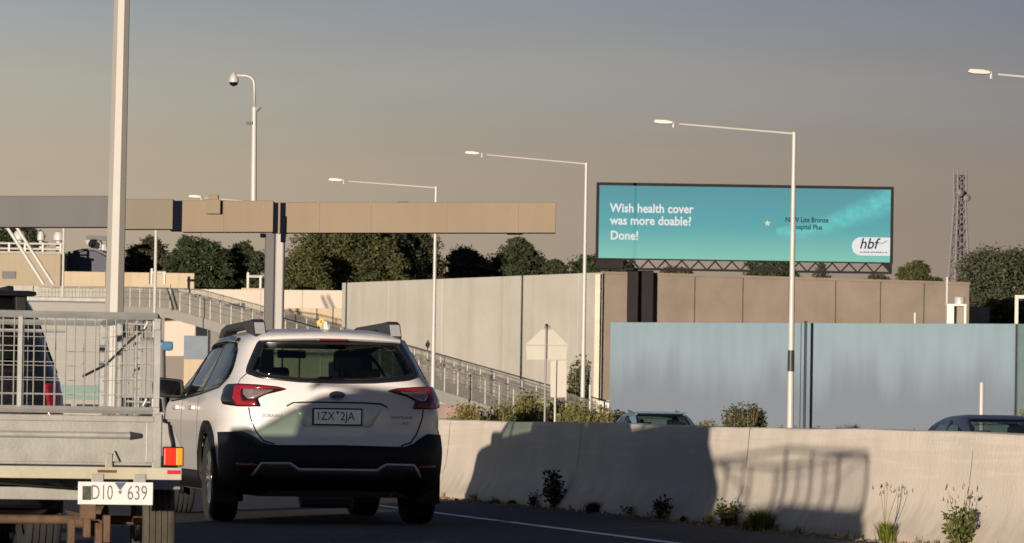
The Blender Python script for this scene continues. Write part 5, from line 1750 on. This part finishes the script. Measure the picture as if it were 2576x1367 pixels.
tree('dark tree showing through the truss behind the lamp post', 1950, 712, 652, 1885, 2010, 330, m_leaf[0], 2800, 15, shape='broad')
tree('tiny sparse tree under the right half of the truss', 2068, 705, 660, 2045, 2090, 400, m_leaf[3], 260, 16, shape='cone', lob=4)
tree('small bare-looking tree at the right end of the truss', 2205, 712, 692, 2178, 2240, 420, m_leaf[3], 420, 21, shape='broad', lob=5)
tree('round bushy tree between billboard and lattice tower', 2300, 715, 657, 2262, 2340, 345, m_leaf[1], 2800, 17, shape='round')
tree('tiny shrub-like tree left of the lattice tower foot', 2355, 716, 700, 2335, 2375, 345, m_leaf[0], 500, 18, shape='broad', lob=4)
tree('big grey-green gum tree with pale limbs at the right edge', 2520, 800, 628, 2420, 2660, 300, m_leaf[2], 9500, 19, lob=18, shape='broad', trunk=m_barkp, size=.27)
tree('olive bush below the big gum tree at the right edge', 2525, 812, 755, 2480, 2600, 270, m_leaf[1], 2600, 20, shape='broad')

# small plants ---------------------------------------------------------------
def leaf_blades(rg, m, base, n, h, spread, wd):
    for _ in range(n):
        a = rg.uniform(0, 2 * math.pi)
        L = h * rg.uniform(.5, 1.0)
        s_ = spread * rg.uniform(.2, 1)
        p0 = base + Vector((rg.gauss(0, .25 * spread), rg.gauss(0, .2 * spread), 0))
        p1 = p0 + Vector((s_ * math.cos(a) * .4, s_ * math.sin(a) * .4, L * .65))
        p2 = p0 + Vector((s_ * math.cos(a), s_ * math.sin(a), L))
        t_ = Vector((-math.sin(a), math.cos(a), 0)) * wd / 2
        m.add([p0 - t_, p0 + t_, p1 + t_ * .9, p1 - t_ * .9, p2], [(0, 1, 2, 3), (3, 2, 4)])
def leaf_bush(rg, lv, st, base, h, wd, n, ls):
    """upright stems with leaves along them"""
    k = max(3, int(n / 22))
    for _ in range(k):
        a = rg.uniform(0, 2 * math.pi)
        tip = base + Vector((math.cos(a) * wd * rg.uniform(.1, 1), math.sin(a) * wd * .6 * rg.uniform(.1, 1), h * rg.uniform(.45, 1)))
        mid = base.lerp(tip, .5) + Vector((rg.gauss(0, .03), rg.gauss(0, .03), h * .05))
        st.tube([base + Vector((rg.gauss(0, .02), 0, 0)), mid, tip], [ls * .11, ls * .08, ls * .04], 4)
        for j in range(int(n / k)):
            t_ = rg.uniform(.2, 1.02)
            p = base.lerp(mid, t_ * 2) if t_ < .5 else mid.lerp(tip, t_ * 2 - 1)
            p = p + Vector((rg.gauss(0, ls * .45), rg.gauss(0, ls * .45), rg.gauss(0, ls * .4)))
            d_ = Vector((rg.gauss(0, 1), rg.gauss(0, 1), rg.gauss(.1, .6))).normalized()
            s_ = d_.cross(Vector((rg.gauss(0, 1), rg.gauss(0, 1), rg.gauss(0, 1)))).normalized()
            q = ls * rg.uniform(.5, 1.1)
            lv.add([p, p + d_ * q * .5 + s_ * q * .3, p + d_ * q, p + d_ * q * .5 - s_ * q * .3], [(0, 1, 2, 3)])
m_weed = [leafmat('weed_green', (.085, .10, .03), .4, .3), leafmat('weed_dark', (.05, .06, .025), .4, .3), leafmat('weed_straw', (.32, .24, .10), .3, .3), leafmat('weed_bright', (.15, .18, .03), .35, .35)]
m_stem = M('weed_stem', (.16, .13, .06), .8)
def foot(x, off=-.03):
    """the place on the barrier's foot line at layout column x"""
    lo, hi = 15.0, 110.0
    for _ in range(50):
        d_ = (lo + hi) / 2
        P_ = Vector((bar_x(d_, off), d_, 0)) - CAM
        X_, Y_, Z_ = P_.dot(rgt), P_.dot(upv), P_.dot(fwd)
        uu, vv = X_ / Z_ * FPX, -Y_ / Z_ * FPX
        xx = math.cos(ROLL) * uu - math.sin(ROLL) * vv + IW / 2
        if xx > x: lo = d_
        else: hi = d_
    return Vector((bar_x(d_, off), d_, 0))
def weed(x, hpx, wpx, kind, mat, label, seed, off=-.04, n=None):
    rg = random.Random(seed)
    f_ = foot(x, off)
    k = px(f_.y)
    h, wd = hpx * k * 1.2, wpx * k / 2 * 1.2
    T = thing('weed', label, 'weed', f_, 0, 'weeds at the foot of the barrier')
    lv, st = MB(), MB()
    z0 = Vector((0, 0, 0))
    if kind == 'leafy':
        leaf_bush(rg, lv, st, z0, h, wd, int((n or 130) * 2.2), min(.055, max(.025, h * .18)))
    else:
        leaf_blades(rg, lv, z0, int((n or 90) * 1.8), h, wd, .008)
        st.cyl(z0, (0, 0, h * .2), .008, .004, 5)
    me = bpy.data.meshes.new('leaves'); me.from_pydata(lv.v, [], lv.f); me.materials.append(mat)
    link('leaves', me, T)
    st.build('stem', m_stem, T)
    return T
weed(1190, 20, 30, 'leafy', m_weed[2], 'small dry straw-coloured weed in the sun right of the wagon', 1, n=40)
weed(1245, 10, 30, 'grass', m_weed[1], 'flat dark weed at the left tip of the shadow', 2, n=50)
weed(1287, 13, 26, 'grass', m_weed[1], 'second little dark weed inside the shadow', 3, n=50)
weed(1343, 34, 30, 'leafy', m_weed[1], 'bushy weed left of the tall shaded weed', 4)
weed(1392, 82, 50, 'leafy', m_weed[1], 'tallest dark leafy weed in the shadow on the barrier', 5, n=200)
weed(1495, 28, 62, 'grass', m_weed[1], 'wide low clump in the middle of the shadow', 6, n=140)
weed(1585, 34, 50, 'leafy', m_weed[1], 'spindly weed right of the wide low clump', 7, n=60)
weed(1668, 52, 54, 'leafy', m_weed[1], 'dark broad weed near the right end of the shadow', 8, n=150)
weed(1718, 16, 22, 'grass', m_weed[1], 'tiny dark tuft beside the broad shaded weed', 9, n=50)
weed(1835, 56, 70, 'leafy', m_weed[0], 'round leafy weed at the left end of the cage shadow', 10, -.08, n=260)
weed(1912, 48, 84, 'grass', m_weed[3], 'green grassy tuft under the cage shadow', 11, -.1, n=260)
weed(1880, 22, 40, 'grass', m_weed[3], 'low bright tuft between the leafy weed and the grassy tuft', 12, -.12, n=110)
weed(2228, 50, 52, 'grass', m_weed[3], 'grassy tuft under the tall dry flower stalks', 13, -.1, n=160)
weed(2413, 92, 82, 'leafy', m_weed[0], 'large leafy weed in full sun at the right', 14, -.08, n=240)
weed(1785, 26, 24, 'grass', m_weed[2], 'dry straw tuft at the right edge of the big shadow', 15, -.05, n=50)
def stalks(x, heads, label, seed):
    f_ = foot(x, -.1)
    k = px(f_.y)
    T = thing('dry_stalk', label, 'weed', f_, 0, 'dry flower stalks')
    rg = random.Random(seed)
    st, hd__ = MB(), MB()
    for dx, hp in heads:
        tip = Vector((dx * k, rg.uniform(-.05, .05), hp * k))
        st.tube([(rg.uniform(-.02, .02), 0, 0), (dx * k * .3, 0, hp * k * .5), tip], [.005, .004, .0025], 4)
        for _ in range(3):
            c_ = tip + Vector((rg.gauss(0, .025), rg.gauss(0, .02), rg.gauss(0, .025)))
            hd__.cyl(c_, c_ + Vector((rg.gauss(0, .01), 0, .03)), .007, .002, 4)
    st.build('stem', m_stem, T)
    hd__.build('flower_heads', M('dry_flower', (.14, .10, .05), .9), T)['kind'] = 'stuff'
stalks(2226, ((-4, 140), (5, 138), (-12, 132), (32, 136)), 'tall dry flower stalks standing against the sunlit barrier', 3)
stalks(2408, ((-25, 150), (-8, 130), (20, 145), (-28, 118)), 'faint thin stalks above the large leafy weed', 4)

# plants on the far verge ------------------------------------------------------
def verge(x, ytop, wpx, D, mat, label, seed, n, ls=.22, name='shrub', tall=1.0):
    rg = random.Random(seed)
    b = at(x, ytop, D)
    T = thing(name, label, 'shrub', (b.x, b.y, -.53), 0, 'shrubs beyond the barrier')
    h = b.z + .53
    lv, st = MB(), MB()
    wd = wpx * px(D) / 2 * (1.25 if ls > .2 else 1)
    for s_ in range(5):
        leaf_bush(rg, lv, st, Vector((rg.uniform(-.6, .6) * wd, rg.uniform(-.4, .4), 0)), h * rg.uniform(.8, 1.0), wd * .55, int(n * 2.2), ls * .62)
    if mat is not m_sh[2]:                       # rank grass grows through the verge shrubs
        leaf_blades(rg, lv, Vector((0, 0, 0)), 420, h * .86, wd * 1.3, .022)
    me = bpy.data.meshes.new('leaves'); me.from_pydata(lv.v, [], lv.f); me.materials.append(mat)
    link('leaves', me, T)
    st.build('stems', m_stem, T)
m_sh = [leafmat('verge_green', (.17, .175, .06), .45, .3), leafmat('verge_olive', (.23, .2, .085), .45, .3), leafmat('verge_dark', (.045, .052, .03), .4, .2)]
verge(1185, 1009, 80, 150, m_sh[1], 'pale green shrub nearest the wagon behind the barrier', 31, 420)
verge(1245, 999, 90, 152, m_sh[0], 'olive shrub second from the wagon behind the barrier', 32, 460)
verge(1325, 975, 95, 155, m_sh[0], 'tallest yellow-green shrub behind the barrier, left of the sign posts', 33, 620)
verge(1400, 1001, 80, 158, m_sh[1], 'shrub around the foot of the sign posts', 34, 420)
verge(1450, 1007, 90, 150, m_sh[0], 'low shrub between the sign posts and the white block', 35, 420)
verge(1525, 1017, 90, 150, m_sh[1], 'low shrub in front of the white concrete block', 36, 380)
verge(1572, 1025, 60, 152, m_sh[0], 'low shrub just left of the pale blue hatchback', 37, 260)
verge(1457, 893, 62, 226.4, m_sh[2], 'tall dark creeper growing up the end of the pale wall', 38, 420, .3, 'creeper')
verge(1862, 1006, 70, 185, m_sh[2], 'dark bush before the blue wall, left half of the pair', 39, 420)
verge(1908, 1010, 60, 186, m_sh[2], 'dark bush before the blue wall, right half nearer the lamp post', 40, 380)
verge(1775, 1052, 60, 180, m_sh[1], 'low dry plants right of the pale blue hatchback', 41, 150)
for i, (x, y, wh) in enumerate(((1960, 1066, 'just left of the lamp post'), (2055, 1066, 'first right of the downpipe'), (2095, 1064, 'second right of the downpipe'), (2150, 1068, 'third right of the downpipe'), (2205, 1072, 'fourth right of the downpipe'), (2290, 1074, 'last one before the navy sedan'))):
    verge(x, y, 40, 182, m_sh[2], 'little dark weed at the foot of the blue wall, ' + wh, 50 + i, 60, .16, 'verge_weed')
verge(2590, 1010, 60, 185, m_sh[0], 'green shrub at the right edge of the blue wall', 60, 300)

# dry grass and seedlings scattered along the gutter
rg = random.Random(77)
gm = MB()
for _ in range(70):
    d_ = rg.uniform(33, 60)
    o_ = -abs(rg.gauss(.02, .05))
    leaf_blades(rg, gm, Vector((bar_x(d_, o_), d_, 0)), rg.randint(5, 16), rg.uniform(.03, .11), rg.uniform(.03, .09), .006)
me = bpy.data.meshes.new('gutter_grass')
me.from_pydata(gm.v, [], gm.f)
me.materials.append(leafmat('gutter_grass', (.13, .115, .045), .5, .3))
go = link('gutter_grass', me)
go['kind'] = 'stuff'
tag(go, 'thin dry grass sprouting all along the foot of the barrier', 'grass')
